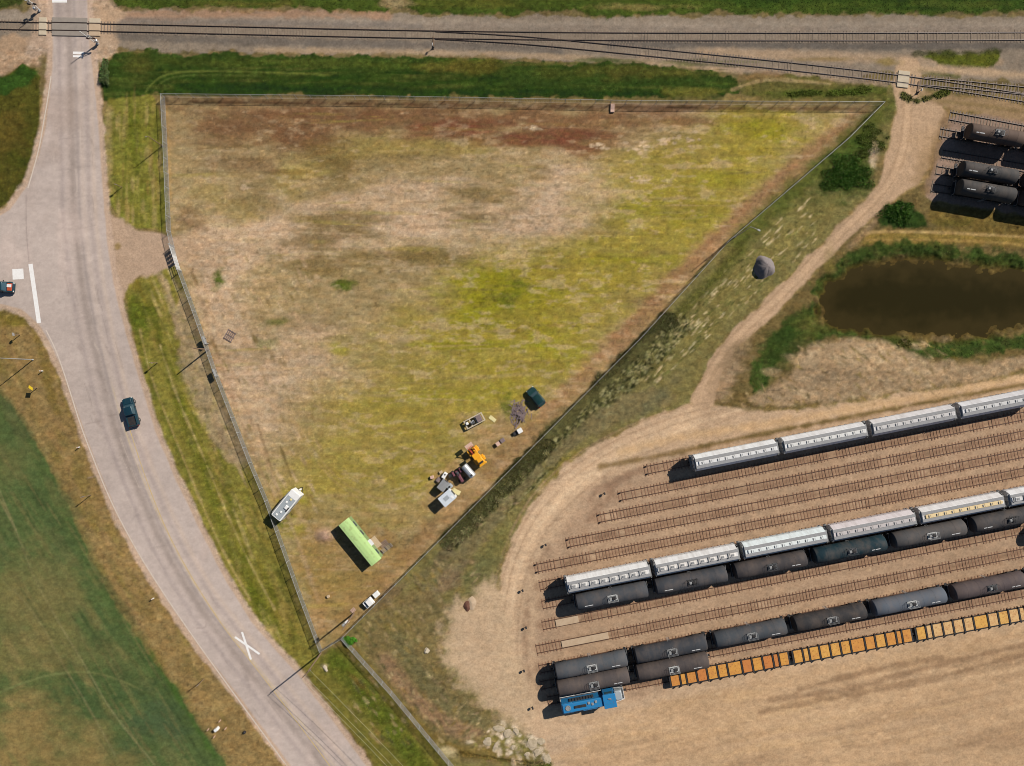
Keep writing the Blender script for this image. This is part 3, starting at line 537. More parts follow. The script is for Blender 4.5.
def road_material():
    m = SOIL.copy(); m.name = 'worn_asphalt'
    for n in m.node_tree.nodes:
        if n.type == 'MAP_RANGE': n.inputs['To Min'].default_value = .93; n.inputs['To Max'].default_value = 1.07
        if n.type == 'BUMP': n.inputs['Strength'].default_value = .15; n.inputs['Distance'].default_value = .02
        if n.type == 'BSDF_PRINCIPLED': n.inputs['Roughness'].default_value = .9
    return m
ROADMAT = road_material()

idx = np.arange(ny * nx).reshape(ny, nx)
quads = np.stack([idx[1:, :-1], idx[1:, 1:], idx[:-1, 1:], idx[:-1, :-1]], -1).reshape(-1, 4)
qid = RID[:-1, :-1].reshape(-1)
VX = (X - 512) * S; VY = (383 - Y) * S
VV = np.stack([VX, VY, Z], -1).reshape(-1, 3); CC = C.reshape(-1, 3)
for r, nm in enumerate(RNAMES):
    q = quads[qid == r]
    if not len(q): continue
    u, inv = np.unique(q, return_inverse=True)
    add_mesh_np(nm, VV[u], inv.reshape(-1, 4), 'structure', CC[u], ROADMAT if r == 1 else SOIL)
# open country round the surveyed site, out to the horizon
bx0, bx1, by0, by1 = VX.min(), VX.max(), VY.min(), VY.max()
ring = [1, 1.6, 3, 8, 40]
V = []; Fq = []; cc = []
for k, s_ in enumerate(ring):
    zz = -.02 if k == 0 else 0
    x0, x1, y0, y1 = (bx0 * s_, bx1 * s_, by0 * s_, by1 * s_)
    n = 24
    P = [(x0 + (x1 - x0) * i / n, y0) for i in range(n)] + [(x1, y0 + (y1 - y0) * i / n) for i in range(n)] + [(x1 - (x1 - x0) * i / n, y1) for i in range(n)] + [(x0, y1 - (y1 - y0) * i / n) for i in range(n)]
    for (a, b) in P:
        V.append((a, b, -.01)); t = .5 + .5 * math.sin(a * .021 + 2 * math.sin(b * .017)); c1, c2 = alb((140, 118, 74)), alb((92, 98, 48)); cc.append([c1[i] * t + c2[i] * (1 - t) for i in range(3)])
M_ = 96
for k in range(len(ring) - 1):
    for i in range(M_): Fq.append((k * M_ + i, (k + 1) * M_ + i, (k + 1) * M_ + (i + 1) % M_, k * M_ + (i + 1) % M_))
add_mesh_np('ground', np.array(V), np.array(Fq), 'structure', np.array(cc), SOIL)

# ------------------------------------------------------------------ object helpers
def paint(name, c, rough=.6, metal=0.0, dirt=.25, scale=1.5, dirt_c=(150, 122, 92), by_object=False, spec=.4, rust=0.0, k=None, streak=None):
    """procedural paint with weathering; by_object takes the base colour from the object"""
    m, nt, b = nodes(name); N = nt.nodes; L = nt.links
    tc = N.new('ShaderNodeTexCoord')
    n1 = N.new('ShaderNodeTexNoise'); n1.inputs['Scale'].default_value = scale; n1.inputs['Detail'].default_value = 7; n1.inputs['Roughness'].default_value = .65
    if streak:
        mp = N.new('ShaderNodeMapping'); mp.inputs['Scale'].default_value = streak
        L.new(tc.outputs['Object'], mp.inputs['Vector']); L.new(mp.outputs['Vector'], n1.inputs['Vector'])
    else: L.new(tc.outputs['Object'], n1.inputs['Vector'])
    if by_object:
        oj = N.new('ShaderNodeObjectInfo'); sh = N.new('ShaderNodeVectorMath'); sh.operation = 'MULTIPLY_ADD'
        src_ = n1.inputs['Vector'].links[0].from_socket; cb = N.new('ShaderNodeCombineXYZ')
        for q in ('X', 'Y', 'Z'): L.new(oj.outputs['Random'], cb.inputs[q])
        sh.inputs[1].default_value = (37, 23, 11); L.new(cb.outputs[0], sh.inputs[0]); L.new(src_, sh.inputs[2]); L.new(sh.outputs[0], n1.inputs['Vector'])
    cr = N.new('ShaderNodeMapRange'); cr.inputs['From Min'].default_value = .42; cr.inputs['From Max'].default_value = .78; cr.inputs['To Max'].default_value = dirt
    L.new(n1.outputs['Fac'], cr.inputs['Value'])
    mix = N.new('ShaderNodeMix'); mix.data_type = 'RGBA'
    kk = KAL if k is None else k
    base = [v * kk for v in lin(c)] + [1]
    if by_object:
        oi = N.new('ShaderNodeObjectInfo'); L.new(oi.outputs['Color'], mix.inputs['A'])
    else: mix.inputs['A'].default_value = base
    mix.inputs['B'].default_value = [v * KAL for v in lin(dirt_c)] + [1]
    L.new(cr.outputs['Result'], mix.inputs['Factor'])
    out = mix.outputs['Result']
    if rust:
        n2 = N.new('ShaderNodeTexNoise'); n2.inputs['Scale'].default_value = scale * 2.3; n2.inputs['Detail'].default_value = 8
        L.new(tc.outputs['Object'], n2.inputs['Vector'])
        r2 = N.new('ShaderNodeMapRange'); r2.inputs['From Min'].default_value = .56; r2.inputs['From Max'].default_value = .64; r2.inputs['To Max'].default_value = rust
        L.new(n2.outputs['Fac'], r2.inputs['Value'])
        m2 = N.new('ShaderNodeMix'); m2.data_type = 'RGBA'; L.new(out, m2.inputs['A']); m2.inputs['B'].default_value = alb((112, 66, 40)) + [1]
        L.new(r2.outputs['Result'], m2.inputs['Factor']); out = m2.outputs['Result']
    L.new(out, b.inputs['Base Color'])
    b.inputs['Roughness'].default_value = rough; b.inputs['Metallic'].default_value = metal; b.inputs['Specular IOR Level'].default_value = spec
    return m
M = dict(
    shell=paint('tank_paint', (60, 60, 62), .8, 0, .34, .9, (132, 112, 96), by_object=True, streak=(.7, .45, .45), spec=.18),
    hopper=paint('hopper_paint', (190, 190, 188), .55, 0, .42, .8, (132, 116, 100), by_object=True, streak=(1.8, .4, .4)),
    hatch=paint('hatch_paint', (210, 208, 202), .6, 0, .3, 2, (130, 110, 90), by_object=True),
    walkgrey=paint('running_board_grey', (152, 151, 150), .8, 0, .3, 2, (104, 96, 88), spec=.15),
    white=paint('white_paint', (232, 230, 224), .5, 0, .12, 2),
    black=paint('black_steel', (30, 30, 32), .7, 0, .25, 2, (110, 90, 70)),
    steel=paint('rusty_steel', (84, 66, 54), .7, .1, .5, 3, (120, 78, 50)),
    rail=paint('rail_steel', (92, 66, 52), .6, .2, .4, 2, (124, 84, 58)),
    railworn=paint('worn_rail_steel', (66, 52, 46), .5, .3, .4, 2, (104, 78, 62)),
    tie=paint('yard_tie_wood', (138, 102, 78), .95, 0, .6, 2.5, (164, 132, 104)),
    tie2=paint('main_tie_wood', (124, 108, 92), .95, 0, .6, 2.5, (150, 130, 108)),
    galv=paint('galvanised_steel', (176, 176, 172), .5, .2, .25, 3, (130, 120, 110)),
    wood=paint('weathered_pole_wood', (132, 108, 84), .9, 0, .4, 2, (90, 72, 54)),
    blue=paint('locomotive_blue', (30, 122, 176), .5, 0, .45, 1.3, (50, 104, 130), rust=.3),
    grey=paint('grey_paint', (142, 142, 140), .6, 0, .3, 2, (100, 92, 84)),
    dkgrey=paint('dark_grey_paint', (70, 72, 74), .6, 0, .3, 2, (100, 92, 84)),
    orange=paint('rusty_orange_deck', (212, 146, 52), .9, 0, .8, 1.3, (176, 112, 68), by_object=True, rust=.4, spec=.1),
    glass=paint('dark_glass', (60, 84, 92), .12, 0, .0, 2, spec=.6),
    teal=paint('dark_teal_car_paint', (24, 62, 74), .3, .2, .06, 2, spec=.6),
    green_car=paint('dark_green_car_paint', (26, 64, 62), .3, .2, .08, 2, spec=.6),
    tyre=paint('rubber', (26, 26, 27), .9, 0, .3, 4),
    rim=paint('wheel_rim', (150, 150, 150), .4, .6, .2, 5),
    lens=paint('lamp_lens', (220, 220, 210), .2, 0, .0, 2),
    redlens=paint('red_lens', (150, 20, 16), .2, 0, .0, 2),
    lime=paint('pale_green_roof', (184, 214, 136), .6, 0, .25, .5, (168, 186, 120), rust=.22),
    limewall=paint('green_siding', (126, 150, 96), .7, 0, .3, 1),
    rvroof=paint('trailer_roof_grey', (158, 164, 166), .6, 0, .25, 1.2, (120, 124, 120)),
    shedlight=paint('pale_shed_roof', (206, 212, 216), .6, 0, .3, 1.5, (160, 166, 170)),
    shedroof=paint('shed_roof_grey', (170, 172, 172), .6, 0, .3, 1.5, (130, 132, 134)),
    yellow=paint('machine_orange_yellow', (238, 166, 24), .5, 0, .3, 1.5, (170, 96, 30)),
    redor=paint('machine_red', (188, 76, 36), .6, 0, .4, 2, (120, 80, 60)),
    silver=paint('silver_tank', (206, 206, 204), .4, .5, .2, 1.5, (120, 112, 104)),
    maroon=paint('maroon_machine', (118, 62, 72), .7, 0, .5, 2, (80, 60, 58)),
    scrapwood=paint('grey_scrap_wood', (128, 110, 108), .9, 0, .5, 2, (96, 80, 70)),
    paleyel=paint('pale_yellow_board', (222, 208, 150), .8, 0, .2, 2),
    tan=paint('tan_board', (196, 172, 138), .9, 0, .35, 2, (140, 116, 86)),
    pink=paint('pinkish_board', (206, 170, 150), .9, 0, .3, 2),
    conc=paint('concrete', (196, 180, 154), .95, 0, .4, 1.2, (150, 132, 104)),
    rubble=paint('rubble_concrete', (186, 168, 140), 1, 0, .8, 1.6, (140, 124, 92)),
    fill=paint('packed_fill', (190, 166, 138), .95, 0, .6, 1.2, (164, 136, 106), spec=.1),
    railing=paint('railing_offwhite', (188, 188, 184), .7, 0, .4, 2, (120, 112, 104)),
    gravel=paint('grey_gravel', (132, 122, 118), 1, 0, .6, 1.5, (96, 88, 88)),
    rust=paint('rust', (104, 66, 48), .9, 0, .5, 2, (70, 48, 40)),
    signyel=paint('sign_yellow', (206, 176, 30), .6, 0, .15, 3),
    signback=paint('sign_aluminium', (170, 170, 168), .5, .3, .2, 3),
    red=paint('red_reflective', (170, 28, 24), .5, 0, .1, 3),
    marking=paint('road_paint', (236, 232, 226), .8, 0, .30, 1.6, (190, 170, 152)),
    wire=paint('conductor_wire', (176, 172, 140), .6, .2, .2, 1),
    water=None)
def water_material():
    m, nt, b = nodes('murky_water'); N = nt.nodes; L = nt.links
    g = N.new('ShaderNodeNewGeometry'); n = N.new('ShaderNodeTexNoise'); n.inputs['Scale'].default_value = .22; n.inputs['Detail'].default_value = 5
    L.new(g.outputs['Position'], n.inputs['Vector'])
    at = N.new('ShaderNodeAttribute'); at.attribute_name = 'tint'; L.new(at.outputs['Color'], b.inputs['Base Color'])
    n2 = N.new('ShaderNodeTexNoise'); n2.inputs['Scale'].default_value = 3.0; L.new(g.outputs['Position'], n2.inputs['Vector'])
    bp = N.new('ShaderNodeBump'); bp.inputs['Strength'].default_value = .08; bp.inputs['Distance'].default_value = .02; L.new(n2.outputs['Fac'], bp.inputs['Height']); L.new(bp.outputs['Normal'], b.inputs['Normal'])
    b.inputs['Roughness'].default_value = .2; b.inputs['IOR'].default_value = 1.33; b.inputs['Specular IOR Level'].default_value = .12
    return m
M['water'] = water_material()

class MB:
    def __init__(s): s.v = []; s.f = []
    def add(s, V, F):
        n = len(s.v); s.v += [tuple(p) for p in V]; s.f += [tuple(i + n for i in f) for f in F]; return s
    def box(s, c, d, rz=0.0, ry=0.0, rx=0.0, taper=1.0):
        hx, hy, hz = d[0] / 2, d[1] / 2, d[2] / 2
        P = [(-hx, -hy, -hz), (hx, -hy, -hz), (hx, hy, -hz), (-hx, hy, -hz), (-hx * taper, -hy * taper, hz), (hx * taper, -hy * taper, hz), (hx * taper, hy * taper, hz), (-hx * taper, hy * taper, hz)]
        R = Matrix.Rotation(rz, 3, 'Z') @ Matrix.Rotation(ry, 3, 'Y') @ Matrix.Rotation(rx, 3, 'X'); c = Vector(c)
        return s.add([R @ Vector(p) + c for p in P], [(3, 2, 1, 0), (4, 5, 6, 7), (0, 1, 5, 4), (1, 2, 6, 5), (2, 3, 7, 6), (3, 0, 4, 7)])
    def bevbox(s, c, d, b=.06, rz=0.0):
        """box with chamfered vertical edges and a chamfered top"""
        hx, hy, hz = d[0] / 2, d[1] / 2, d[2] / 2
        def ring(e, z):
            x, y = hx - e, hy - e
            return [(x, -y + b, z), (x, y - b, z), (x - b, y, z), (-x + b, y, z), (-x, y - b, z), (-x, -y + b, z), (-x + b, -y, z), (x - b, -y, z)]
        rings = [ring(0, -hz), ring(0, hz - b), ring(b, hz)]
        R = Matrix.Rotation(rz, 3, 'Z'); c = Vector(c)
        return s.loft([[R @ Vector(p) + c for p in r] for r in rings], True)
    def loft(s, rings, cap=True):
        n = len(rings[0]); V = [p for r in rings for p in r]; F = []
        for k in range(len(rings) - 1):
            for i in range(n):
                j = (i + 1) % n; F.append((k * n + i, k * n + j, (k + 1) * n + j, (k + 1) * n + i))
        if cap: F.append(tuple(range(n))[::-1]); F.append(tuple((len(rings) - 1) * n + i for i in range(n)))
        return s.add(V, F)
    def cyl(s, a, b, r0, r1=None, n=10, cap=True):
        a = Vector(a); b = Vector(b); r1 = r0 if r1 is None else r1
        q = (b - a).to_track_quat('Z', 'Y')
        rs = [[c + q @ Vector((r * math.cos(2 * math.pi * i / n), r * math.sin(2 * math.pi * i / n), 0)) for i in range(n)] for c, r in ((a, r0), (b, r1))]
        return s.loft(rs, cap)
    def tube(s, pts, r, n=6):
        for a, b in zip(pts[:-1], pts[1:]): s.cyl(a, b, r, r, n)
        return s
    def lathe_x(s, prof, c=(0, 0, 0), n=28):
        """profile of (x, radius) turned about an axis along x"""
        rs = [[(c[0] + x, c[1] + r * math.cos(2 * math.pi * i / n), c[2] + r * math.sin(2 * math.pi * i / n)) for i in range(n)] for x, r in prof]
        return s.loft(rs, True)
    def lathe_z(s, prof, c=(0, 0, 0), n=16):
        return s.loft([[(c[0] + r * math.cos(2 * math.pi * i / n), c[1] + r * math.sin(2 * math.pi * i / n), c[2] + z) for i in range(n)] for z, r in prof], True)
    def extrude_x(s, sec, x0, x1):
        """closed (y, z) section run along x"""
        return s.loft([[(x0, y, z) for y, z in sec], [(x1, y, z) for y, z in sec]], True)
    def build(s, name, m, parent=None, smooth=False, label=None):
        me = bpy.data.meshes.new(name); me.from_pydata(s.v, [], s.f); me.validate(); me.update()
        bm = bmesh.new(); bm.from_mesh(me); bmesh.ops.recalc_face_normals(bm, faces=bm.faces); bm.to_mesh(me); bm.free()
        if smooth:
            me.polygons.foreach_set('use_smooth', [len(p.vertices) <= 4 for p in me.polygons]); me.update()
            try: me.set_sharp_from_angle(angle=math.radians(40))
            except Exception: pass
        me.materials.append(m)
        o = bpy.data.objects.new(name, me); COL.objects.link(o)
        if parent is not None: o.parent = parent
        if label: o['label'] = label
        return o
def tag(o, label=None, cat=None, group=None, kind=None):
    if label: o['label'] = label
    if cat: o['category'] = cat
    if group: o['group'] = group
    if kind: o['kind'] = kind
    return o
def thing(name, label, cat, loc=(0, 0, 0), rz=0.0, group=None):
    o = bpy.data.objects.new(name, None); COL.objects.link(o); o.empty_display_size = .3
    o.location = loc; o.rotation_euler = (0, 0, rz)
    return tag(o, label, cat, group)
def dup(o, parent=None, name=None):
    c = o.copy(); COL.objects.link(c)
    if parent is not None: c.parent = parent
    for ch in list(o.children): dup(ch, c)
    return c
def objcol(o, c, k=1.0): v = [q * k for q in alb(c)]; o.color = (v[0], v[1], v[2], 1)
def part_of(o, name): return [c for c in o.children if c.name.split('.')[0] == name]

# ------------------------------------------------------------------ railway track
TIE1 = MB().box((0, 0, .02), (.19, 2.4, .12)).build('tie', M['tie']); TIE2 = MB().box((0, 0, .02), (.22, 2.5, .12)).build('tie', M['tie2'])
used_tie = {'y': False, 'm': False}
def resample(pts, step):
    P = [Vector((*G(*p), 0)) for p in pts]; L = [0]
    for a, b in zip(P[:-1], P[1:]): L.append(L[-1] + (b - a).length)
    out = []; n = max(2, int(L[-1] / step) + 1)
    for i in range(n):
        d = L[-1] * i / (n - 1); k = 0
        while k < len(L) - 2 and d > L[k + 1]: k += 1
        t = (d - L[k]) / (L[k + 1] - L[k]); out.append((P[k].lerp(P[k + 1], t), (P[k + 1] - P[k]).normalized()))
    return out
def track(pts, label, main=False, skip=.12, gap=(), group='rusty storage yard tracks', step=.62, seed=0, railm=None):
    rnd = random.Random(seed)
    t = thing('railway_track', label, 'railway track', G3(*pts[0]), 0, group)
    o0 = t.location.copy()
    fine = resample(smooth_pts(pts, 3, False) if len(pts) > 2 else pts, 3.0)
    for sgn in (-1, 1):
        mb = MB(); rs = []
        for p, d in fine:
            nrm = Vector((-d.y, d.x, 0)); c = p - o0 + nrm * sgn * .755
            rs.append([c + nrm * .045 + Vector((0, 0, .03)), c + nrm * .045 + Vector((0, 0, .2)), c - nrm * .045 + Vector((0, 0, .2)), c - nrm * .045 + Vector((0, 0, .03))])
        mb.loft(rs, True).build('rail', railm or (M['railworn'] if main else M['rail']), t)
    src = TIE2 if main else TIE1; key = 'm' if main else 'y'
    rest = MB(); n = 0
    for i, (p, d) in enumerate(resample(smooth_pts(pts, 3, False) if len(pts) > 2 else pts, step)):
        if rnd.random() < skip: continue
        mx = 512 + p.x / S; my = 383 - p.y / S
        if any(a < i < b for a, b in gap): continue
        ang = math.atan2(d.y, d.x) + rnd.gauss(0, .012); q = p - o0 + Vector((rnd.gauss(0, .04), 0, rnd.uniform(-.055, .0)))
        nrm = Vector((-d.y, d.x, 0)); q += nrm * rnd.gauss(0, .05)
        if n < 100 and -6 < mx < 1030:
            if not used_tie[key]: e = src; used_tie[key] = True
            else: e = src.copy(); COL.objects.link(e)
            e.parent = t; e.location = q; e.rotation_euler = (0, 0, ang); n += 1
        else: rest.box((q.x, q.y, q.z + .02), (.22, 2.5, .12), ang)
    if rest.v: o = rest.build('tie', M['tie2'] if main else M['tie'], t); o['kind'] = 'stuff'
    return t

# ------------------------------------------------------------------ rail car running gear
def truck_mesh(parent, x, wheelbase=1.7, r=.42):
    tr = MB()
    for s in (-1, 1):
        tr.box((0, s * 1.0, .55), (wheelbase + .5, .16, .22)); tr.box((0, s * 1.0, .72), (.7, .2, .2))
    tr.box((0, 0, .62), (.4, 2.0, .22))
    t = tr.build('bogie', M['black'], parent); t.location = (x, 0, .2)
    for sx in (-1, 1):
        for sy in (-1, 1):
            w = MB().cyl((sx * wheelbase / 2, sy * .70, r), (sx * wheelbase / 2, sy * .82, r), r, r, 16)
            w.cyl((sx * wheelbase / 2, sy * .82, r), (sx * wheelbase / 2, sy * .9, r), .14, .14, 8)
            w.build('wheel', M['steel'], t)
    return t
def coupler(parent, x0, x1, z=.95):
    s = 1 if x1 > x0 else -1
    mb = MB().box(((x0 + x1) / 2, 0, z), (abs(x1 - x0), .18, .2)); mb.box((x1 - s * .1, .06, z), (.22, .34, .3)); mb.box((x1, -.1, z), (.16, .12, .3))
    return mb.build('coupler', M['black'], parent)
def dashes(parent, cx, half, ang0, R, zc, y_dir, lines=((0, (.5, .8, .4)),), m='white'):
    """rows of small stencilled blocks on the curved shell: far too small in the photo to read"""
    mb = MB()
    for row, (da, words_) in enumerate(lines):
        x = cx - half
        for wd in words_:
            a = ang0 + da; ah = .055; N = 5
            V = []; F = []
            for k in range(N + 1):
                xx = x + wd * k / N
                for aa in (a - ah, a + ah): V.append((xx, y_dir * (R + .012) * math.sin(aa), zc + (R + .012) * math.cos(aa)))
            for k in range(N): F.append((2 * k, 2 * k + 1, 2 * k + 3, 2 * k + 2))
            mb.add(V, F); x += wd + .14
    return mb.build('stencil_lettering', M[m], parent)
def tank_car(Ls=14.3, Lc=15.8, R=1.56, zc=2.68, walk='white', marks=(1,)):
    t = thing('tank_car', None, 'tank car')
    h = Ls / 2
    prof = [(-h, .02), (-h + .02, R * .4), (-h + .07, R * .75), (-h + .15, R * .93), (-h + .3, R)]
    prof += [(-h + .3 + (Ls - .6) * k / 6, R) for k in range(1, 7)] + [(h - .15, R * .93), (h - .07, R * .75), (h - .02, R * .4), (h, .02)]
    mb = MB().lathe_x(prof, (0, 0, zc), 36)
    for x in (-h * .66, -h * .33, h * .33, h * .66): mb.lathe_x([(x - .04, R + .012), (x + .04, R + .012)], (0, 0, zc), 36)
    mb.build('tank_shell', M['shell'], t, True)
    uf = MB().box((0, 0, 1.06), (Lc - 1.5, .55, .36))
    for s in (-1, 1):
        uf.box((s * (h * .72), 0, 1.25), (.9, 2.5, .35)); uf.box((s * (Lc / 2 - .75), 0, 1.16), (.5, 2.9, .14)); uf.box((s * (h * .72), 0, 1.35), (.3, 2.7, .5))
        uf.box((s * (Lc / 2 - 1.0), 1.25, 1.5), (.06, .06, .8)); uf.box((s * (Lc / 2 - 1.0), -1.25, 1.5), (.06, .06, .8))
    uf.build('underframe', M['black'], t)
    gr = MB()
    for s in (-1, 1): gr.tube([(s * (Lc / 2 - .55), -1.35, 1.2), (s * (Lc / 2 - .55), -1.35, 2.15), (s * (Lc / 2 - .55), 1.35, 2.15), (s * (Lc / 2 - .55), 1.35, 1.2)], .035)
    gr.build('end_handrail', M['grey'], t)
    for s in (-1, 1): truck_mesh(t, s * (Lc / 2 - 2.2)); coupler(t, s * (Lc / 2 - .8), s * (Lc / 2 + .02))
    # manway platform on top
    zt = zc + R; wl, ww = 1.7, .95
    wm = M['railing' if walk == 'white' else walk]
    pl = MB()
    for s in (-1, 1):
        pl.box((0, s * ww / 2, zt + .02), (wl, .17, .05)); pl.box((s * wl / 2, 0, zt + .02), (.17, ww + .17, .05))
    pl.build('manway_platform', wm, t)
    rl = MB()
    for x in (-wl / 2 - .1, wl / 2 + .1):
        for y in (-ww / 2 - .1, ww / 2 + .1): rl.cyl((x, y, zt - .35), (x, y, zt + .9), .02, .02, 6)
    for z in (zt + .5, zt + .9): rl.tube([(-wl / 2 - .1, -ww / 2 - .1, z), (wl / 2 + .1, -ww / 2 - .1, z), (wl / 2 + .1, ww / 2 + .1, z), (-wl / 2 - .1, ww / 2 + .1, z), (-wl / 2 - .1, -ww / 2 - .1, z)], .02)
    rl.build('platform_railing', wm, t)
    MB().lathe_z([(-.1, .36), (.22, .36), (.24, .42), (.30, .42), (.36, .25), (.38, .02)], (.28, 0, zt), 14).build('manway', M['black'], t, True)
    vb = MB().bevbox((-.45, 0, zt + .2), (.5, .5, .42), .06); vb.cyl((-.1, .35, zt), (-.1, .35, zt + .35), .09, .09, 8); vb.build('valve_housing', M['grey'], t)
    ld = MB()
    for y in (-1, 1):
        for x in (-.25, .25): ld.tube([(x, y * (R + .12), 1.1), (x, y * (R + .12), zc), (x, y * (ww / 2 + .1), zt)], .025)
        for k in range(6): ld.cyl((-.25, y * (R + .12), 1.2 + .28 * k), (.25, y * (R + .12), 1.2 + .28 * k), .02, .02, 5)
        ld.build('ladder', M['grey'], t) if y > 0 else None
    for side in marks:
        dashes(t, side * h * .66, .85, .42, R, zc, -1, ((0, (.55, .95)),))
    return t
def hopper_car(Ls=16.7, Lc=17.5, n_hatch=8, style='boxes'):
    t = thing('covered_hopper_car', None, 'hopper car'); h = Ls / 2
    # cylindrical side wall section
    sec = []
    W, z0, z1 = 1.6, 1.15, 4.45
    right = [(.55, z0), (1.25, z0 + .35), (1.55, z0 + .9), (1.62, z0 + 1.5), (1.60, z0 + 2.2), (1.52, z0 + 2.36), (1.04, z0 + 3.22), (.99, z0 + 3.27)]
    sec = [(y, z) for y, z in right] + [(.45, z1 + .03), (-.45, z1 + .03)] + [(-y, z) for y, z in reversed(right)]
    mb = MB().extrude_x(sec, -h + .35, h - .35)
    for s in (-1, 1):
        en = MB()
        for y in (-1.45, -.5, .5, 1.45): en.box((s * (h - .12), y, 2.6), (.12, .1, 2.7))
        en.box((s * (h - .14), 0, 4.1), (.3, 2.3, .12)); en.box((s * (h - .2), 0, 1.2), (.6, 2.9, .2))
        en.tube([(s * (h - .02), -1.3, 1.3), (s * (h - .02), -1.3, 4.3), (s * (h - .02), -.95, 4.5)], .03); en.tube([(s * (h - .02), -.95, 1.3), (s * (h - .02), -.95, 4.3)], .03)
        for k in range(9): en.cyl((s * (h - .02), -1.3, 1.5 + .3 * k), (s * (h - .02), -.95, 1.5 + .3 * k), .02, .02, 5)
        en.build('end_frame', M['grey'], t)
    for k in range(14):
        x = -h + .8 + (Ls - 1.6) * k / 13
        for s in (-1, 1): mb.box((x, s * 1.60, 2.5), (.06, .1, 1.2))
    mb.build('hopper_body', M['hopper'], t)
    wk = MB()
    for s in (-1, 1):
        wk.box((0, s * .69, z1 + .12), (Ls - .5, .56, .05))
        for k in range(10): wk.box((-h + .6 + (Ls - 1.2) * k / 9, s * .69, z1 + .04), (.08, .56, .12))
    wk.build('running_board', M['walkgrey'], t)
    tr = MB().bevbox((0, -.02, z1 + .12), (Ls - 1.7, .74, .22), .06); tr.build('hatch_trough', M['hatch'], t)
    for k in range(n_hatch):
        x = -h + 1.5 + (Ls - 3.0) * k / (n_hatch - 1)
        if style == 'boxes':
            b = MB().bevbox((x, 0, z1 + .28), (1.05, .8, .12), .08); ob = b.build('hatch', M['hatch'], t)
            MB().box((x, 0, z1 + .39), (.5, .4, .06)).build('hatch_latch', M['grey'], ob); MB().box((x - .78, 0, z1 + .3), (.14, 1.0, .16)).build('hatch_clamp', M['grey'], ob)
        else:
            ob = MB().bevbox((x, 0, z1 + .28), (.16, .5, .14), .04).build('hatch', M['grey'], t)
            MB().box((x + .6, 0, z1 + .25), (.5, .5, .06)).build('hatch_latch', M['hatch'], ob)
    bay = MB()
    for k in (-1, 0, 1): bay.loft([[(k * 4 + a * 1.7, b * 1.2, 1.5) for a, b in ((-1, -1), (1, -1), (1, 1), (-1, 1))], [(k * 4 + a * .5, b * .6, .55) for a, b in ((-1, -1), (1, -1), (1, 1), (-1, 1))]])
    bay.build('discharge_bay', M['hopper'], t)
    for s in (-1, 1): truck_mesh(t, s * (h - 1.9)); coupler(t, s * (h - .5), s * (Lc / 2 + .02))
    return t
def flat_car(Ls=23.8, Lc=24.7, seed=1):
    """low stake flat car with rust-orange deck plates between dark cross bearers"""
    rnd = random.Random(seed); t = thing('flat_car', None, 'flat car'); h = Ls / 2
    fr = MB().box((0, 0, 1.05), (Ls, .6, .34)); fr.box((0, 1.3, 1.12), (Ls, .1, .3)); fr.box((0, -1.3, 1.12), (Ls, .1, .3))
    for s in (-1, 1): fr.box((s * (h + .05), 0, 1.1), (.35, 2.5, .3))
    wid = []; x = -h + .1
    pat = [1.9, 1.0, 2.0, 2.0, 2.0, 1.9, 2.9, 2.0, 2.0, 2.0, .9, 1.9]; sc_ = (Ls - .2 - .42 * 11) / sum(pat)
    cols = [(214, 142, 50), (206, 126, 48), (220, 154, 58), (216, 148, 62), (226, 164, 72)]
    for i, p in enumerate(pat):
        wd = p * sc_
        pl = MB().bevbox((x + wd / 2, 0, 1.26), (wd, 2.42, .1), .03).build('deck_plate', M['orange'], t)
        objcol(pl, rnd.choice(cols))
        if i < len(pat) - 1:
            fr.box((x + wd + .21, 0, 1.26), (.26, 2.75, .24))
            for s in (-1, 1): fr.box((x + wd + .21, s * 1.45, 1.2), (.2, .2, .6))
        x += wd + .42
    fr.build('frame', M['black'], t)
    for s in (-1, 1): truck_mesh(t, s * (h - 2.2)); coupler(t, s * (h - .1), s * (Lc / 2 + .02), .9)
    return t
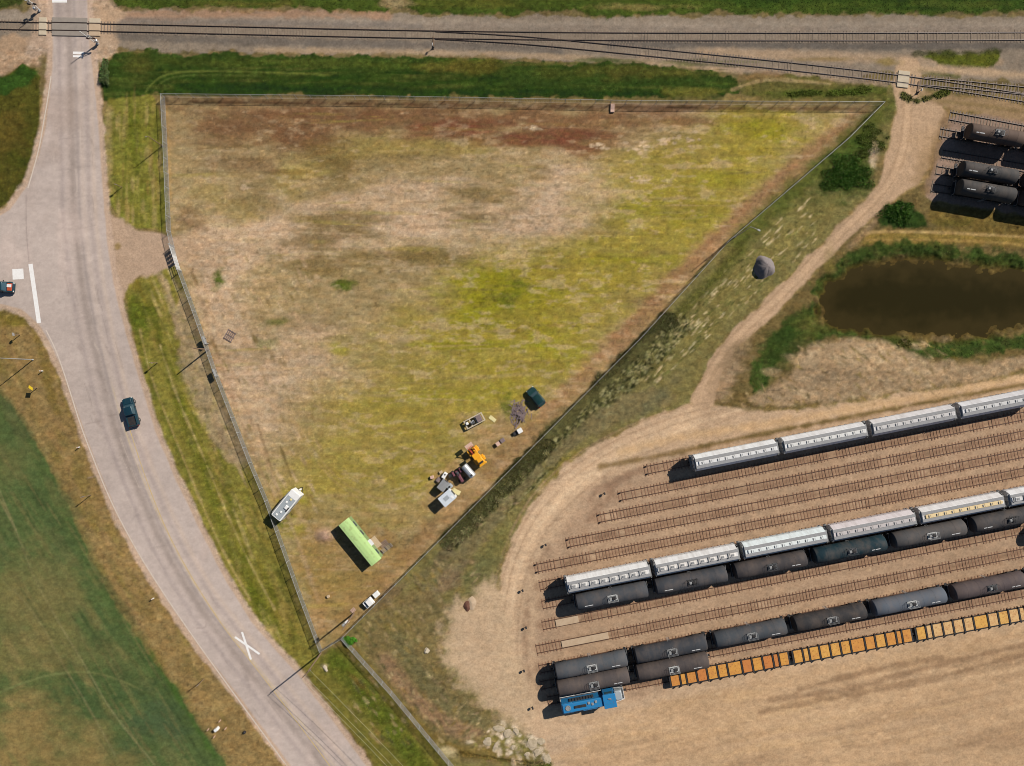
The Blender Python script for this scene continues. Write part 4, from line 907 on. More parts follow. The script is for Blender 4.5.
def locomotive():
    t = thing('locomotive', None, 'locomotive')
    MB().bevbox((0, 0, 1.25), (12.6, 2.9, .3), .05).build('walkway_deck', M['dkgrey'], t)
    st = MB()
    for s in (-1, 1): st.box((0, s * 1.47, 1.33), (12.5, .1, .22))
    st.build('deck_edge_stripe', M['white'], t)
    hood = MB().bevbox((-2.0, -.15, 2.7), (8.2, 1.8, 2.6), .14); hood.bevbox((-5.1, -.2, 2.6), (2.2, 2.0, 2.4), .12); hood.bevbox((-.8, -.4, 2.5), (3.0, 2.0, 2.2), .12)
    hd = hood.build('long_hood', M['blue'], t)
    MB().lathe_z([(0, .52), (.12, .52), (.12, .4), (.06, .38), (.06, .02)], (-5.0, -.05, 4.0), 18).build('radiator_fan', M['grey'], hd, True)
    MB().bevbox((-2.6, -.1, 4.07), (2.4, .5, .22), .06).build('exhaust_stack', M['black'], hd)
    v = MB()
    for k in range(3): v.bevbox((-.9 + .7 * k, .2 - .3 * (k % 2), 4.06), (.45, .5, .18), .05)
    v.build('roof_vent', M['grey'], hd)
    gl = MB()
    for s in (-1, 1):
        for k in range(9): gl.box((-4.3 + .55 * k, -.15 + s * 1.06, 2.9), (.4, .05, 1.3))
    for k in range(5): gl.box((-5.7 + .28 * k, -.2, 3.82), (.1, 2.0, .05))
    gl.build('grille', M['dkgrey'], hd)
    MB().bevbox((-.4, -.55, 3.75), (1.4, .5, .2), .06).build('sand_hatch', M['rvroof'], hd)
    cab = MB().bevbox((3.2, -.1, 2.75), (2.3, 2.6, 2.9), .12).build('cab', M['blue'], t)
    MB().bevbox((3.2, -.1, 4.26), (2.5, 2.7, .12), .05).build('cab_roof', M['blue'], cab)
    for s in (-1, 1): MB().box((3.2, -.1 + s * 1.31, 3.4), (1.5, .05, .8)).build('window', M['glass'], cab)
    for y in (-.9, .9): MB().box((4.37, y, 3.6), (.05, .75, .8)).build('window', M['glass'], cab)
    MB().cyl((3.0, .4, 4.34), (3.5, .4, 4.5), .12, .16, 8).build('horn', M['silver'], cab)
    no = MB().bevbox((5.1, 0, 2.15), (1.5, 1.9, 1.6), .2).build('short_hood', M['rvroof'], t)
    MB().cyl((5.84, 0, 2.6), (5.9, 0, 2.6), .16, .16, 10).build('headlight', M['lens'], no)
    MB().cyl((-6.12, -.05, 3.6), (-6.2, -.05, 3.6), .16, .16, 10).build('headlight', M['lens'], hd)
    hr = MB()
    for s in (-1, 1):
        hr.tube([(-6.2, s * 1.42, 2.3), (1.9, s * 1.42, 2.3)], .04); hr.tube([(4.5, s * 1.42, 2.3), (6.2, s * 1.1, 2.3)], .04)
        for k in range(7): hr.cyl((-6.2 + 1.35 * k, s * 1.42, 1.4), (-6.2 + 1.35 * k, s * 1.42, 2.3), .03, .03, 6)
    for x in (-6.25, 6.25): hr.tube([(x, -1.1, 1.4), (x, -1.1, 2.35), (x, 1.1, 2.35), (x, 1.1, 1.4)], .04)
    hr.build('handrail', M['white'], t)
    ft = MB().bevbox((0, 0, .75), (3.4, 2.6, .7), .2).build('fuel_tank', M['black'], t)
    stp = MB()
    for sx in (-1, 1):
        for sy in (-1, 1):
            for k in range(3): stp.box((sx * 6.15, sy * 1.3, .45 + .3 * k), (.35, .3, .05))
    stp.build('step', M['black'], t)
    for s in (-1, 1): truck_mesh(t, s * 3.9, 2.4, .5); coupler(t, s * 6.2, s * 6.9)
    return t

# ------------------------------------------------------------------ road vehicles
def outline(L, W, r=.35, n=6, nose=1.0):
    """rounded rectangle, slightly narrower at the nose (+x)"""
    P = []
    for cx, cy, a0 in ((L / 2 - r, W / 2 - r, 0), (-L / 2 + r, W / 2 - r, 90), (-L / 2 + r, -W / 2 + r, 180), (L / 2 - r, -W / 2 + r, 270)):
        for k in range(n + 1):
            a = math.radians(a0 + 90 * k / n); x, y = cx + r * math.cos(a), cy + r * math.sin(a)
            P.append((x, y * (nose if x > 0 else 1.0)))
    return P
def car_body(t, L, W, cab0, cab1, m, pickup=False, h_body=1.0, h_roof=1.62, cab_box=None):
    rings = []
    for z, sx, sy in ((.32, .94, .92), (.45, .99, .98), (.7, 1.0, 1.0), (h_body - .12, .985, .98), (h_body, .95, .92)):
        rings.append([(x * sx, y * sy, z) for x, y in outline(L, W, .42 if pickup else .62, 6, .96)])
    b = MB().loft(rings)
    if pickup:
        pass
    body = b.build('body', m, t, True)
    c0, c1 = cab0, cab1; cl = c1 - c0; cx = (c0 + c1) / 2
    g = []
    for z, sx, sy, dx in ((h_body - .02, 1.0, .90, 0), (h_roof - .05, .70, .74, -.05)):
        g.append([(cx + dx * cl + x * sx, y * sy, z) for x, y in outline(cl, W, .3, 4, 1.0)])
    cabin = MB().loft(g).build('cabin_glass', M['glass'], t, True)
    rf = [[(cx - .05 * cl + x * sx, y * sy, z) for x, y in outline(cl, W, .3, 4, 1.0)] for z, sx, sy in ((h_roof - .07, .72, .76), (h_roof, .66, .70))]
    MB().loft(rf).build('roof', m, t, True)
    pil = MB()
    for s in (-1, 1):
        for k0, k1 in ((-.47, -.40), (.46, .30), (.02, .0)):
            pil.cyl((cx + k0 * cl, s * W * .43, h_body - .03), (cx + k1 * cl, s * W * .355, h_roof - .05), .05, .045, 6)
    pil.build('pillar', m, t)
    return body, cabin
def wheels(t, L, W, r=.38, axles=(-.3, .31)):
    for a in axles:
        for s in (-1, 1):
            x = a * L; y = s * (W / 2 - .1)
            w = MB().cyl((x, y - .11, r), (x, y + .11, r), r, r, 18).build('wheel', M['tyre'], t, True)
            MB().cyl((x, y + s * .10, r), (x, y + s * .125, r), r * .6, r * .55, 12).build('rim', M['rim'], w)
def lights(t, L, W, z=.78):
    for s in (-1, 1):
        MB().bevbox((L / 2 - .13, s * (W / 2 - .32), z), (.2, .36, .18), .04).build('headlight', M['lens'], t)
        MB().bevbox((-L / 2 + .07, s * (W / 2 - .24), z + .05), (.14, .26, .2), .03).build('tail_light', M['redlens'], t)
        MB().bevbox((L * .14, s * (W / 2 + .1), 1.02), (.14, .26, .18), .04).build('mirror', M['black'], t)
def pickup(label, loc, rz, m, bed='black'):
    L, W = 5.9, 2.2
    t = thing('pickup_truck', label, 'pickup truck', loc, rz)
    car_body(t, L, W, -.75, 1.55, m, True, 1.08, 1.86)
    bd = MB()
    for s in (-1, 1): bd.box((-1.85, s * .88, 1.2), (1.95, .12, .3))
    bd.box((-2.72, 0, 1.18), (.12, 1.7, .26)); bd.build('bed_wall', m, t)
    MB().box((-1.8, 0, 1.115), (1.75, 1.6, .05)).build('bed_cover', M[bed], t)
    MB().bevbox((2.2, 0, 1.1), (1.0, 1.5, .06), .03).build('hood', m, t)
    MB().box((2.83, 0, .62), (.1, 1.7, .3)).build('bumper', M['rim'], t)
    wheels(t, L, W, .4, (-.31, .33)); lights(t, L, W, .88)
    return t

# ------------------------------------------------------------------ fence
def fence(pts, label, H=1.9, step=3.0, name='chain_link_fence', gate=None):
    P = [G3(*p) for p in pts]
    t = thing(name, label, 'fence', P[0], 0, 'chain link fence runs'); o0 = P[0]
    post = None
    rail = MB(); wire = MB(); nposts = 0
    for a, b in zip(P[:-1], P[1:]):
        L = (b - a).length; d = (b - a) / L; n = max(1, round(L / step)); nrm = Vector((-d.y, d.x, 0))
        for k in range(n + (1 if b is P[-1] else 0)):
            p = a + d * L * k / n - o0
            if post is None:
                post = MB().cyl((0, 0, -.1), (0, 0, H + .06), .06, .06, 7); post.lathe_z([(H + .04, .05), (H + .1, .06), (H + .15, .02)], (0, 0, 0), 7); post = post.build('post', M['galv'], t)
                post.location = p
            else:
                e = post.copy(); COL.objects.link(e); e.parent = t; e.location = p
        rail.cyl(a - o0 + Vector((0, 0, H)), b - o0 + Vector((0, 0, H)), .035, .035, 6)
        rail.cyl(a - o0 + Vector((0, 0, .12)), b - o0 + Vector((0, 0, .12)), .012, .012, 4)
        w = .0105; sp = .11; hgt = H - .12
        m = int(L / sp)
        for k in range(-int(hgt / sp), m + 1):
            for sg in (1, -1):
                s0, s1 = k * sp, k * sp + hgt; z0, z1 = (.1, H) if sg > 0 else (H, .1)
                u0, u1 = 0, 1
                if s0 < 0: u0 = -s0 / hgt
                if s1 > L: u1 = (L - s0) / hgt
                if u1 - u0 < .05: continue
                A = a - o0 + d * (s0 + hgt * u0) + nrm * .05 * 1 + Vector((0, 0, z0 + (z1 - z0) * u0)); B = a - o0 + d * (s0 + hgt * u1) + nrm * .05 + Vector((0, 0, z0 + (z1 - z0) * u1))
                wv = d * w; nv = nrm * .006 * sg
                wire.add([A - wv + nv, A + wv + nv, B + wv + nv, B - wv + nv], [(0, 1, 2, 3)])
    rail.build('top_rail', M['galv'], t)
    me = bpy.data.meshes.new('wire_mesh'); me.from_pydata(wire.v, [], wire.f); me.update(); me.materials.append(M['galv'])
    o = bpy.data.objects.new('wire_mesh', me); COL.objects.link(o); o.parent = t
    return t

# ------------------------------------------------------------------ poles and signs
def utility_pole(label, base, h, arm_dir=(1, 0), arm=True, transformer=False, second=False, group=None):
    t = thing('utility_pole', label, 'utility pole', G3(*base), 0, group)
    MB().cyl((0, 0, -.3), (0, 0, h), .17, .11, 10).build('pole', M['wood'], t, True)
    a = Vector((arm_dir[0], arm_dir[1], 0)).normalized(); rz = math.atan2(a.y, a.x)
    if arm:
        for dz in ([.5, 1.6] if second else [.5]):
            ar = MB().box((0, 0, h - dz), (2.5, .12, .14), rz); ar.build('crossarm', M['wood'], t)
            for k in (-1.1, -.35, 1.1): MB().lathe_z([(0, .03), (.06, .07), (.12, .05), (.18, .07), (.24, .03)], (a.x * k, a.y * k, h - dz + .07), 8).build('insulator', M['grey'], t)
    if transformer:
        tf = MB().lathe_z([(0, .24), (.05, .27), (.85, .27), (.92, .2), (.95, .03)], (-a.y * .42, a.x * .42, h - 2.4), 12).build('transformer', M['grey'], t, True)
    return t
def lamp_pole(label, base, h, arm_vec, head=.6, m='galv', group=None):
    t = thing('street_lamp', label, 'street lamp', G3(*base), 0, group)
    MB().lathe_z([(-.1, .16), (.25, .16), (.3, .1), (h * .6, .085), (h, .055)], (0, 0, 0), 10).build('pole', M[m], t, True)
    a = Vector((arm_vec[0], arm_vec[1], 0)); pts = [(0, 0, h - .5), tuple(a * .35 + Vector((0, 0, h))), tuple(a * .8 + Vector((0, 0, h + .12))), tuple(a + Vector((0, 0, h + .1)))]
    MB().tube(pts, .04, 7).build('arm', M[m], t)
    d = a.normalized(); hd = MB().bevbox(tuple(a + d * head * .4 + Vector((0, 0, h + .12))), (head, head * .5, .16), .05, math.atan2(d.y, d.x)).build('lamp_head', M['signback'], t)
    MB().box(tuple(a + d * head * .4 + Vector((0, 0, h + .025))), (head * .7, head * .34, .03), math.atan2(d.y, d.x)).build('lens', M['lens'], hd)
    return t
def road_sign(label, base, h, face, kind='rect', m='signback', w=.75, hh=.75, group=None, back='signback'):
    t = thing('road_sign', label, 'road sign', G3(*base), math.atan2(face[1], face[0]), group)
    MB().cyl((0, 0, -.1), (0, 0, h), .075, .07, 8).build('post', M['wood'], t)
    rx = math.pi / 4 if kind == 'diamond' else 0
    MB().box((.065, 0, h - hh * .55), (.03, w, hh), 0, 0, rx).build('sign_panel', M[m], t)
    MB().box((.045, 0, h - hh * .55), (.012, w * .96, hh * .96), 0, 0, rx).build('sign_back', M[back], t)
    return t

# ================================================================== RAILWAY
MAIN1 = [(-60, 24.5), (0, 25.7), (128, 28.3), (256, 31.2), (400, 34.4), (512, 36), (640, 37), (768, 37), (900, 37), (1080, 36.2)]
MAIN2 = [(436, 35.6), (512, 39.4), (576, 45.2), (640, 51.6), (768, 64.2), (830, 71), (893, 78.2), (960, 87.5), (1024, 98), (1080, 107)]
MAIN3 = [(924, 81.5), (960, 84.6), (1024, 91), (1080, 97)]
track(MAIN1, 'main line railway track running the full width along the top beside the green strip', True, .1, group='main line tracks', seed=1)
track(MAIN2, 'diverging track curving away from the main line towards the dirt crossing', True, .15, group='main line tracks', seed=2)
track(MAIN3, 'short siding splitting off just right of the dirt road crossing near the top right edge', True, .3, group='main line tracks', seed=3)
def line_track(x0, y0, x1, y1, label, **k): return track([(x0, y0), (x1, y1)], label, **k)
T = {}
def yl(x0, y0, x1, y1): return lambda x: y0 + (y1 - y0) * (x - x0) / (x1 - x0)
defs = {
 1: (645, 470.2, 1080, 384.5, 'storage track carrying the upper row of white hopper cars nearest the dirt road', dict(skip=.08)),
 2: (619, 496.6, 1080, 404.4, 'empty rusty storage track just below the upper hopper row', dict(skip=.1)),
 3: (598, 518.5, 1080, 423.2, 'empty rusty storage track, second below the upper hopper row', dict(skip=.1)),
 4: (567, 543.2, 1080, 442.0, 'empty rusty storage track, third below the upper hopper row', dict(skip=.08)),
 5: (535, 568.2, 1080, 460.5, 'empty rusty storage track directly above the lower hopper row', dict(skip=.08)),
 6: (540, 585.8, 1080, 479.5, 'storage track carrying the lower row of white hopper cars', dict(skip=.08)),
 7: (543, 604.5, 1080, 499.3, 'storage track under the dark tank cars beside the lower hopper row', dict(skip=.08)),
 8: (543, 625.5, 1080, 518.2, 'half buried empty track directly below the middle row of tank cars', dict(skip=.14, gap=((4, 13),))),
 9: (537, 649.2, 1080, 541.0, 'empty track between the middle and lower rows of tank cars', dict(skip=.14, gap=((7, 22),))),
 10: (540, 668.9, 1080, 561.4, 'storage track under the longest lower row of dark tank cars', dict(skip=.08)),
 11: (541, 685.3, 1080, 581.7, 'storage track with two tank cars at its left end and bare ties beyond', dict(skip=.08)),
 12: (548, 700.6, 1080, 600.3, 'lowest storage track under the blue locomotive and orange flat cars', dict(skip=.1)),
}
for k, (x0, y0, x1, y1, lab, kw) in defs.items():
    T[k] = yl(x0, y0, x1, y1); line_track(x0, y0, x1, y1, lab, group='rusty storage yard tracks', seed=10 + k, step=.66, **kw)
far = {
 21: (950, 116, 1080, 140, 'empty siding closest to the main line at the upper right'),
 22: (940, 132.6, 1080, 156.5, 'siding under the dusty tan tank cars at the upper right'),
 23: (936, 170, 1080, 194.5, 'siding under the upper charcoal tank cars beside the pond'),
 24: (932, 187.5, 1080, 213, 'siding closest to the pond under the lower charcoal tank cars'),
 25: (942, 154, 1080, 177.5, 'empty siding between the tan and the charcoal tank cars'),
}
for k, (x0, y0, x1, y1, lab) in far.items():
    T[k] = yl(x0, y0, x1, y1); line_track(x0, y0, x1, y1, lab, group='sidings at the upper right', seed=40 + k, skip=.1, main=True)
def on_track(o, k, x, flip=False):
    y = T[k](x); s = T[k](1) - T[k](0)
    o.location = G3(x, y); o.rotation_euler = (0, 0, math.atan2(-s, 1) + (math.pi if flip else 0))
PROTO = {}
def get(key, maker):
    if key not in PROTO: PROTO[key] = maker(); return PROTO[key]
    return dup(PROTO[key])
def tank(k, x, c, walk, mark, label, group, size=None):
    kw = dict(Ls=size[0], Lc=size[1], R=size[2], zc=size[3]) if size else {}
    o = get(('tank', walk, mark, size), lambda: tank_car(walk=walk, marks=(mark,), **kw))
    on_track(o, k, x); tag(o, label, 'tank car', group)
    for p in part_of(o, 'tank_shell'): objcol(p, c, .5 if k > 20 else .92)
    return o
g = 'tank cars beside the lower hopper row'
tank(7, 609.5, (70, 73, 77), 'white', -1, 'slate tank car at the left end of the row touching the white hoppers', g)
tank(7, 687, (66, 68, 72), 'black', -1, 'dark slate tank car with black manway frame, second from the left beside the white hoppers', g)
tank(7, 764.5, (66, 62, 62), 'dkgrey', 1, 'brownish charcoal tank car coupled left of the teal one', g)
tank(7, 842, (22, 48, 56), 'dkgrey', 1, 'dark teal tank car, the only greenish one, beside the white hoppers', g)
tank(7, 919.5, (80, 78, 77), 'white', 1, 'charcoal tank car with white manway frame coupled right of the teal one', g)
tank(7, 997, (70, 68, 68), 'black', -1, 'charcoal tank car at the right edge beside the cream hatched hopper', g)
g = 'tank cars in the lower row'
tank(10, 589.5, (80, 84, 88), 'white', 1, 'slate grey tank car at the left end of the longest tank row', g)
tank(10, 667.2, (60, 62, 66), 'grey', 1, 'dark slate tank car second from the left of the longest tank row', g)
tank(10, 744.8, (70, 74, 78), 'grey', 1, 'slate tank car with grey manway frame, third from the left of the longest tank row', g)
tank(10, 822.5, (54, 52, 52), 'grey', 1, 'near black tank car in the lower row left of the blue grey one', g)
tank(10, 900.2, (92, 98, 106), 'white', 1, 'pale blue grey tank car with white manway frame in the lower row', g)
tank(10, 978, (86, 75, 74), 'dkgrey', 1, 'plum brown tank car right of the blue grey one in the lower row', g)
tank(10, 1055.5, (64, 64, 66), 'grey', 1, 'tank car showing only its dark end at the right edge', g)
g = 'pair of tank cars above the locomotive'
tank(11, 591.5, (80, 73, 71), 'grey', 1, 'dusty brown grey tank car directly above the blue locomotive', g)
tank(11, 669, (74, 67, 65), 'white', 1, 'brown grey tank car with white manway frame above the first orange flat car', g)
tank(8, 1070, (60, 62, 66), 'grey', 1, 'tank car just outside the right edge throwing its shadow between the rows', 'tank cars in the lower row')
g = 'short tank cars at the upper right'; sz = (10.9, 12.4, 1.5, 2.85)
tank(22, 985, (126, 104, 90), 'dkgrey', -1, 'short dusty tan tank car in the row nearest the main line', g, sz)
tank(22, 1047, (120, 98, 86), 'dkgrey', -1, 'short tan tank car cut by the right edge in the row nearest the main line', g, sz)
tank(23, 978, (92, 89, 86), 'black', -1, 'whole short charcoal tank car in the upper of two rows by the pond', g, sz)
tank(23, 1040, (84, 82, 80), 'black', -1, 'short tank car at the right edge, upper of two close rows by the pond', g, sz)
tank(24, 976, (88, 85, 82), 'black', -1, 'short charcoal tank car in the row closest to the pond', g, sz)
tank(24, 1038, (108, 96, 94), 'black', -1, 'short pinkish grey tank car at the right edge closest to the pond', g, sz)
def hopper(k, x, c, hc, style, label, group):
    o = get(('hop', style), lambda: hopper_car(style=style, n_hatch=8 if style == 'boxes' else 10))
    on_track(o, k, x); tag(o, label, 'hopper car', group)
    for p in part_of(o, 'hopper_body') + part_of(o, 'discharge_bay'): objcol(p, c)
    for p in part_of(o, 'hatch_trough') + part_of(o, 'hatch'):
        objcol(p, hc)
        for q in p.children: objcol(q, hc)
    return o
g = 'white hopper cars on the upper storage track'
hopper(1, 729.6, (228, 228, 226), (216, 214, 210), 'strip', 'white hopper car at the left end of the upper row', g)
hopper(1, 815.6, (224, 222, 220), (214, 212, 206), 'strip', 'white hopper car second from the left of the upper row', g)
hopper(1, 901.6, (216, 212, 210), (196, 192, 188), 'strip', 'greyish white hopper car with grey hatch strip, third from the left of the upper row', g)
hopper(1, 987.6, (220, 218, 218), (200, 198, 194), 'strip', 'white hopper car cut by the right edge in the upper row', g)
g = 'white hopper cars on the lower storage track'
hopper(6, 605.6, (228, 226, 222), (206, 202, 196), 'boxes', 'white hopper car with square roof hatches at the left end of the lower row', g)
hopper(6, 691.4, (228, 226, 222), (218, 212, 204), 'boxes', 'white hopper car left of the mint white one in the lower row', g)
hopper(6, 777.2, (224, 232, 230), (222, 226, 222), 'strip', 'mint white hopper car in the middle of the lower row', g)
hopper(6, 863, (216, 206, 204), (190, 182, 178), 'strip', 'dull pinkish white hopper car left of the one with cream hatches', g)
hopper(6, 948.8, (226, 222, 218), (226, 200, 150), 'strip', 'white hopper car with a cream yellow hatch strip in the lower row', g)
hopper(6, 1034.6, (228, 226, 224), (210, 206, 202), 'boxes', 'white hopper car at the right edge of the lower row beyond the cream hatched one', g)
for i, (x, lab) in enumerate([(727.6, 'rust orange flat car at the left end of the orange row behind the locomotive'), (849.5, 'rust orange flat car in the middle of the orange row'), (971.5, 'paler yellow orange flat car at the right end of the orange row')]):
    o = flat_car(seed=i) if i < 1 else dup(PROTO['flat'])
    PROTO['flat'] = o if i == 0 else PROTO['flat']
    rnd = random.Random(90 + i)
    for p in part_of(o, 'deck_plate'):
        objcol(p, rnd.choice([[(204, 140, 70), (198, 126, 68), (210, 152, 74)], [(212, 158, 80), (208, 146, 74), (216, 164, 86)], [(218, 174, 98), (216, 166, 86), (214, 176, 122)]][i]))
    on_track(o, 12, x); tag(o, lab, 'flat car', 'orange flat cars on the lowest track')
lo = locomotive(); on_track(lo, 12, 591); lo.location.y -= .3; tag(lo, 'bright blue switcher locomotive with white edge stripe at the end of the lowest track', 'locomotive')

# crossing slabs and trackside equipment
def slab(label, ang, base, pieces, name='level_crossing'):
    t = thing(name, label, 'level crossing', G3(*base), ang)
    for (x, y, dx, dy, m) in pieces: MB().bevbox((x, y, .1), (dx, dy, .16), .03).build('crossing_panel', M[m], t)
    return t
M['asphalt'] = paint('crossing_asphalt', (150, 139, 127), .9, 0, .5, 1.2, (122, 113, 105), spec=.15)
slab('paved road crossing of the main line with pale concrete slabs at both ends', math.radians(-1.1), (70, 27), [(0, 0, 7.0, 1.36, 'asphalt'), (0, 1.35, 7.0, .95, 'asphalt'), (0, -1.35, 7.0, .95, 'asphalt'), (-5.4, 0, 1.5, 1.36, 'conc'), (-5.4, 1.3, 1.5, .9, 'conc'), (-5.4, -1.3, 1.5, .9, 'conc'), (5.0, 0, 2.2, 1.36, 'fill'), (5.0, 1.3, 2.2, .9, 'conc'), (5.0, -1.3, 2.2, .9, 'fill')])
slab('pale plank crossing where the dirt road meets the diverging track', math.radians(-7.2), (903, 79.4), [(0, 0, 2.3, 1.3, 'conc'), (0, 1.25, 2.3, .8, 'conc'), (0, -1.25, 2.3, .8, 'conc')])
slab('pale fill between the rails of the track above the longest tank row', math.atan(.197), (585, 639.7), [(0, 0, 9.5, 1.3, 'fill')])
slab('pale slab between the rails at the left end of the half buried track', math.atan(.197), (567, 621), [(0, 0, 4.6, 1.36, 'fill')])
def crossing_signal(label, base, face):
    t = thing('crossing_signal', label, 'crossing signal', G3(*base), math.atan2(face[1], face[0]), 'railway crossing signals at the road')
    MB().lathe_z([(-.1, .28), (.3, .28), (.32, .07), (3.6, .07), (3.7, .02)], (0, 0, 0), 10).build('mast', M['silver'], t)
    for a in (.785, -.785): MB().box((.1, 0, 3.3), (.03, 1.3, .2), 0, 0, a).build('crossbuck', M['white'], t)
    MB().box((.05, 0, 2.45), (.12, 1.5, .1)).build('lamp_bar', M['black'], t)
    for y in (-.6, .6):
        q = MB().cyl((.02, y, 2.45), (.12, y, 2.45), .32, .32, 14).build('lamp_backing', M['black'], t); MB().cyl((.12, y, 2.45), (.2, y, 2.45), .15, .15, 10).build('red_lamp', M['redlens'], q)
    MB().bevbox((-.1, .35, 1.1), (.5, .4, .7), .05).build('gate_mechanism', M['silver'], t)
    MB().box((.05, -.35, 2.9), (.08, .1, 4.6), 0, 0, .05).build('gate_arm', M['white'], t)
    return t
crossing_signal('railway crossing signal with raised gate on the right side of the road below the track', (98, 44), (0, -1))
crossing_signal('railway crossing signal with raised gate left of the road above the track', (40, 11), (0, 1))
def switch_stand(label, base, ang):
    t = thing('switch_stand', label, 'switch stand', G3(*base), ang, 'switch stands beside the tracks')
    MB().box((0, 0, .08), (.3, 2.6, .14)).build('head_block', M['wood'], t); MB().lathe_z([(.1, .2), (.5, .14), (.55, .05), (1.6, .05)], (0, -1.0, 0), 8).build('stand', M['black'], t)
    MB().box((0, -1.0, 1.5), (.05, .5, .4)).build('target', M['white'], t); MB().tube([(0, -.9, .12), (0, 1.2, .12)], .04).build('throw_rod', M['steel'], t)
switch_stand('switch stand below the main line where the diverging track begins', (433.5, 43), 0)
switch_stand('switch stand right of the dirt road crossing beside the short siding', (918, 88), math.radians(-8))
for (x, y, lab) in [(604, 493, 'black marker post beside the left end of the second empty track'), (545.5, 544, 'black marker post left of the third empty track'), (522.6, 589.5, 'black marker post left of the lower hopper row'), (526, 626.5, 'black marker post left of the half buried track'), (524, 669.5, 'black marker post left of the longest tank row'), (532.5, 706.5, 'black marker post left of the blue locomotive')]:
    t = thing('marker_post', lab, 'marker post', G3(x, y), .2, 'black marker posts along the haul road')
    MB().cyl((0, 0, -.1), (0, 0, .9), .06, .06, 8).build('post', M['black'], t); MB().bevbox((0, 0, .8), (.34, .44, .36), .05).build('marker_box', M['black'], t)
def bump(k, x, lab):
    t = thing('bumper_block', lab, 'bumper block', G3(x, T[k](x)), math.atan(.197), 'rail stops at the track ends')
    for y in (-.755, .755): MB().box((0, y, .34), (.5, .22, .3), taper=.7).build('stop_block', M['steel'], t)
for k, x in ((1, 647), (2, 621), (3, 600), (4, 569), (5, 537)):
    bump(k, x, {1: 'rusty rail stops at the left end of the upper hopper track', 2: 'rusty rail stops ending the empty track just below the upper hoppers', 3: 'rusty rail stops ending the second empty track below the upper hoppers', 4: 'rusty rail stops ending the third empty track below the upper hoppers', 5: 'rusty rail stops ending the empty track above the lower hoppers'}[k])

# ================================================================== ROAD MARKINGS
def strip(pts, wd, z=.008, name='road_marking', m='marking'):
    mb = MB(); P = [G3(*p) for p in pts]
    L = []; R = []
    for i, p in enumerate(P):
        d = (P[min(i + 1, len(P) - 1)] - P[max(i - 1, 0)]).normalized(); n = Vector((-d.y, d.x, 0)) * wd / 2
        L.append(p + n + Vector((0, 0, z))); R.append(p - n + Vector((0, 0, z)))
    for i in range(len(P) - 1): mb.add([R[i], R[i + 1], L[i + 1], L[i]], [(0, 1, 2, 3)])
    o = mb.build(name, M[m]); o['kind'] = 'structure'; return o
M['worn_marking'] = paint('worn_road_paint', (206, 190, 174), .85, 0, .95, 2.2, (184, 166, 150), spec=.1)
M['yellow_marking'] = paint('worn_yellow_paint', (200, 172, 112), .85, 0, .95, 1.2, (182, 164, 150), spec=.1)
strip([(30.5, 264), (39, 323)], .85, name='stop_line')
strip([(235, 637), (259.5, 654)], .42, .008, 'crossing_mark'); strip([(242, 632), (251, 659.5)], .42, .014, 'crossing_mark')
strip([(52, .8), (67, .8)], .7, name='stop_line'); strip([(73, 52.8), (84, 53)], .5, name='stop_line'); strip([(73, 56.2), (83, 56.4)], .4, name='stop_line')
strip([(12.5, 274.4), (23.6, 273.8)], 2.1, name='pavement_square')
strip(smooth_pts([(51, 76), (48, 98), (44, 120), (39, 150), (28, 188)], 2, False), .24, .006, 'edge_line', 'worn_marking')
strip(smooth_pts([(46, 330), (57, 352), (69, 388), (80, 424), (93, 458), (110, 500), (134, 546), (160, 588), (194, 638), (224, 680), (262, 732), (300, 784)], 2, False), .24, .006, 'edge_line', 'worn_marking')
strip(smooth_pts([(128, 424), (146, 480), (166, 530), (190, 575), (222, 626), (258, 670), (306, 734), (345, 786)], 2, False), .16, .006, 'centre_line', 'yellow_marking')

# ================================================================== POND
# murky water, browner where the bed comes close to the surface
wj, wi = np.where(POND_SD > -14); wm_ = np.zeros((ny, nx), bool); wm_[wj, wi] = True
wq = quads[(wm_[:-1, :-1] & wm_[1:, :-1] & wm_[:-1, 1:] & wm_[1:, 1:]).reshape(-1)]
u_, inv_ = np.unique(wq, return_inverse=True)
dep = sstep(-2, 26, POND_SD + 10 * fbm(X, Y, 16, 10, 301, 3)).reshape(-1)[u_][:, None]
wc = np.array([.028, .020, .006]) * (1 - dep) + np.array([.0155, .0120, .0032]) * dep
WV = VV[u_].copy(); WV[:, 2] = -.60
add_mesh_np('pond_water', WV, inv_.reshape(-1, 4), 'structure', wc, M['water'])

# ================================================================== FENCES
fence(FENCE_N, 'chain link fence along the top of the lot beside the green strip')
fence(FENCE_E, 'long slanting chain link fence between the lot and the dark weeds')
fence(FENCE_W, 'chain link fence at the upper left of the lot above the gate drive')
fence(FENCE_W2[1:] if False else [(181.5, 271), (201, 325), (217, 372), (252, 462), (268, 500), (300, 590), (322, 649)], 'chain link fence along the road verge below the gate drive')
fence([(322, 649), (343, 636)], 'short chain link fence closing the pointed bottom corner of the lot')
fence(FENCE_S, 'chain link fence leaving the bottom corner of the lot towards the lower edge')
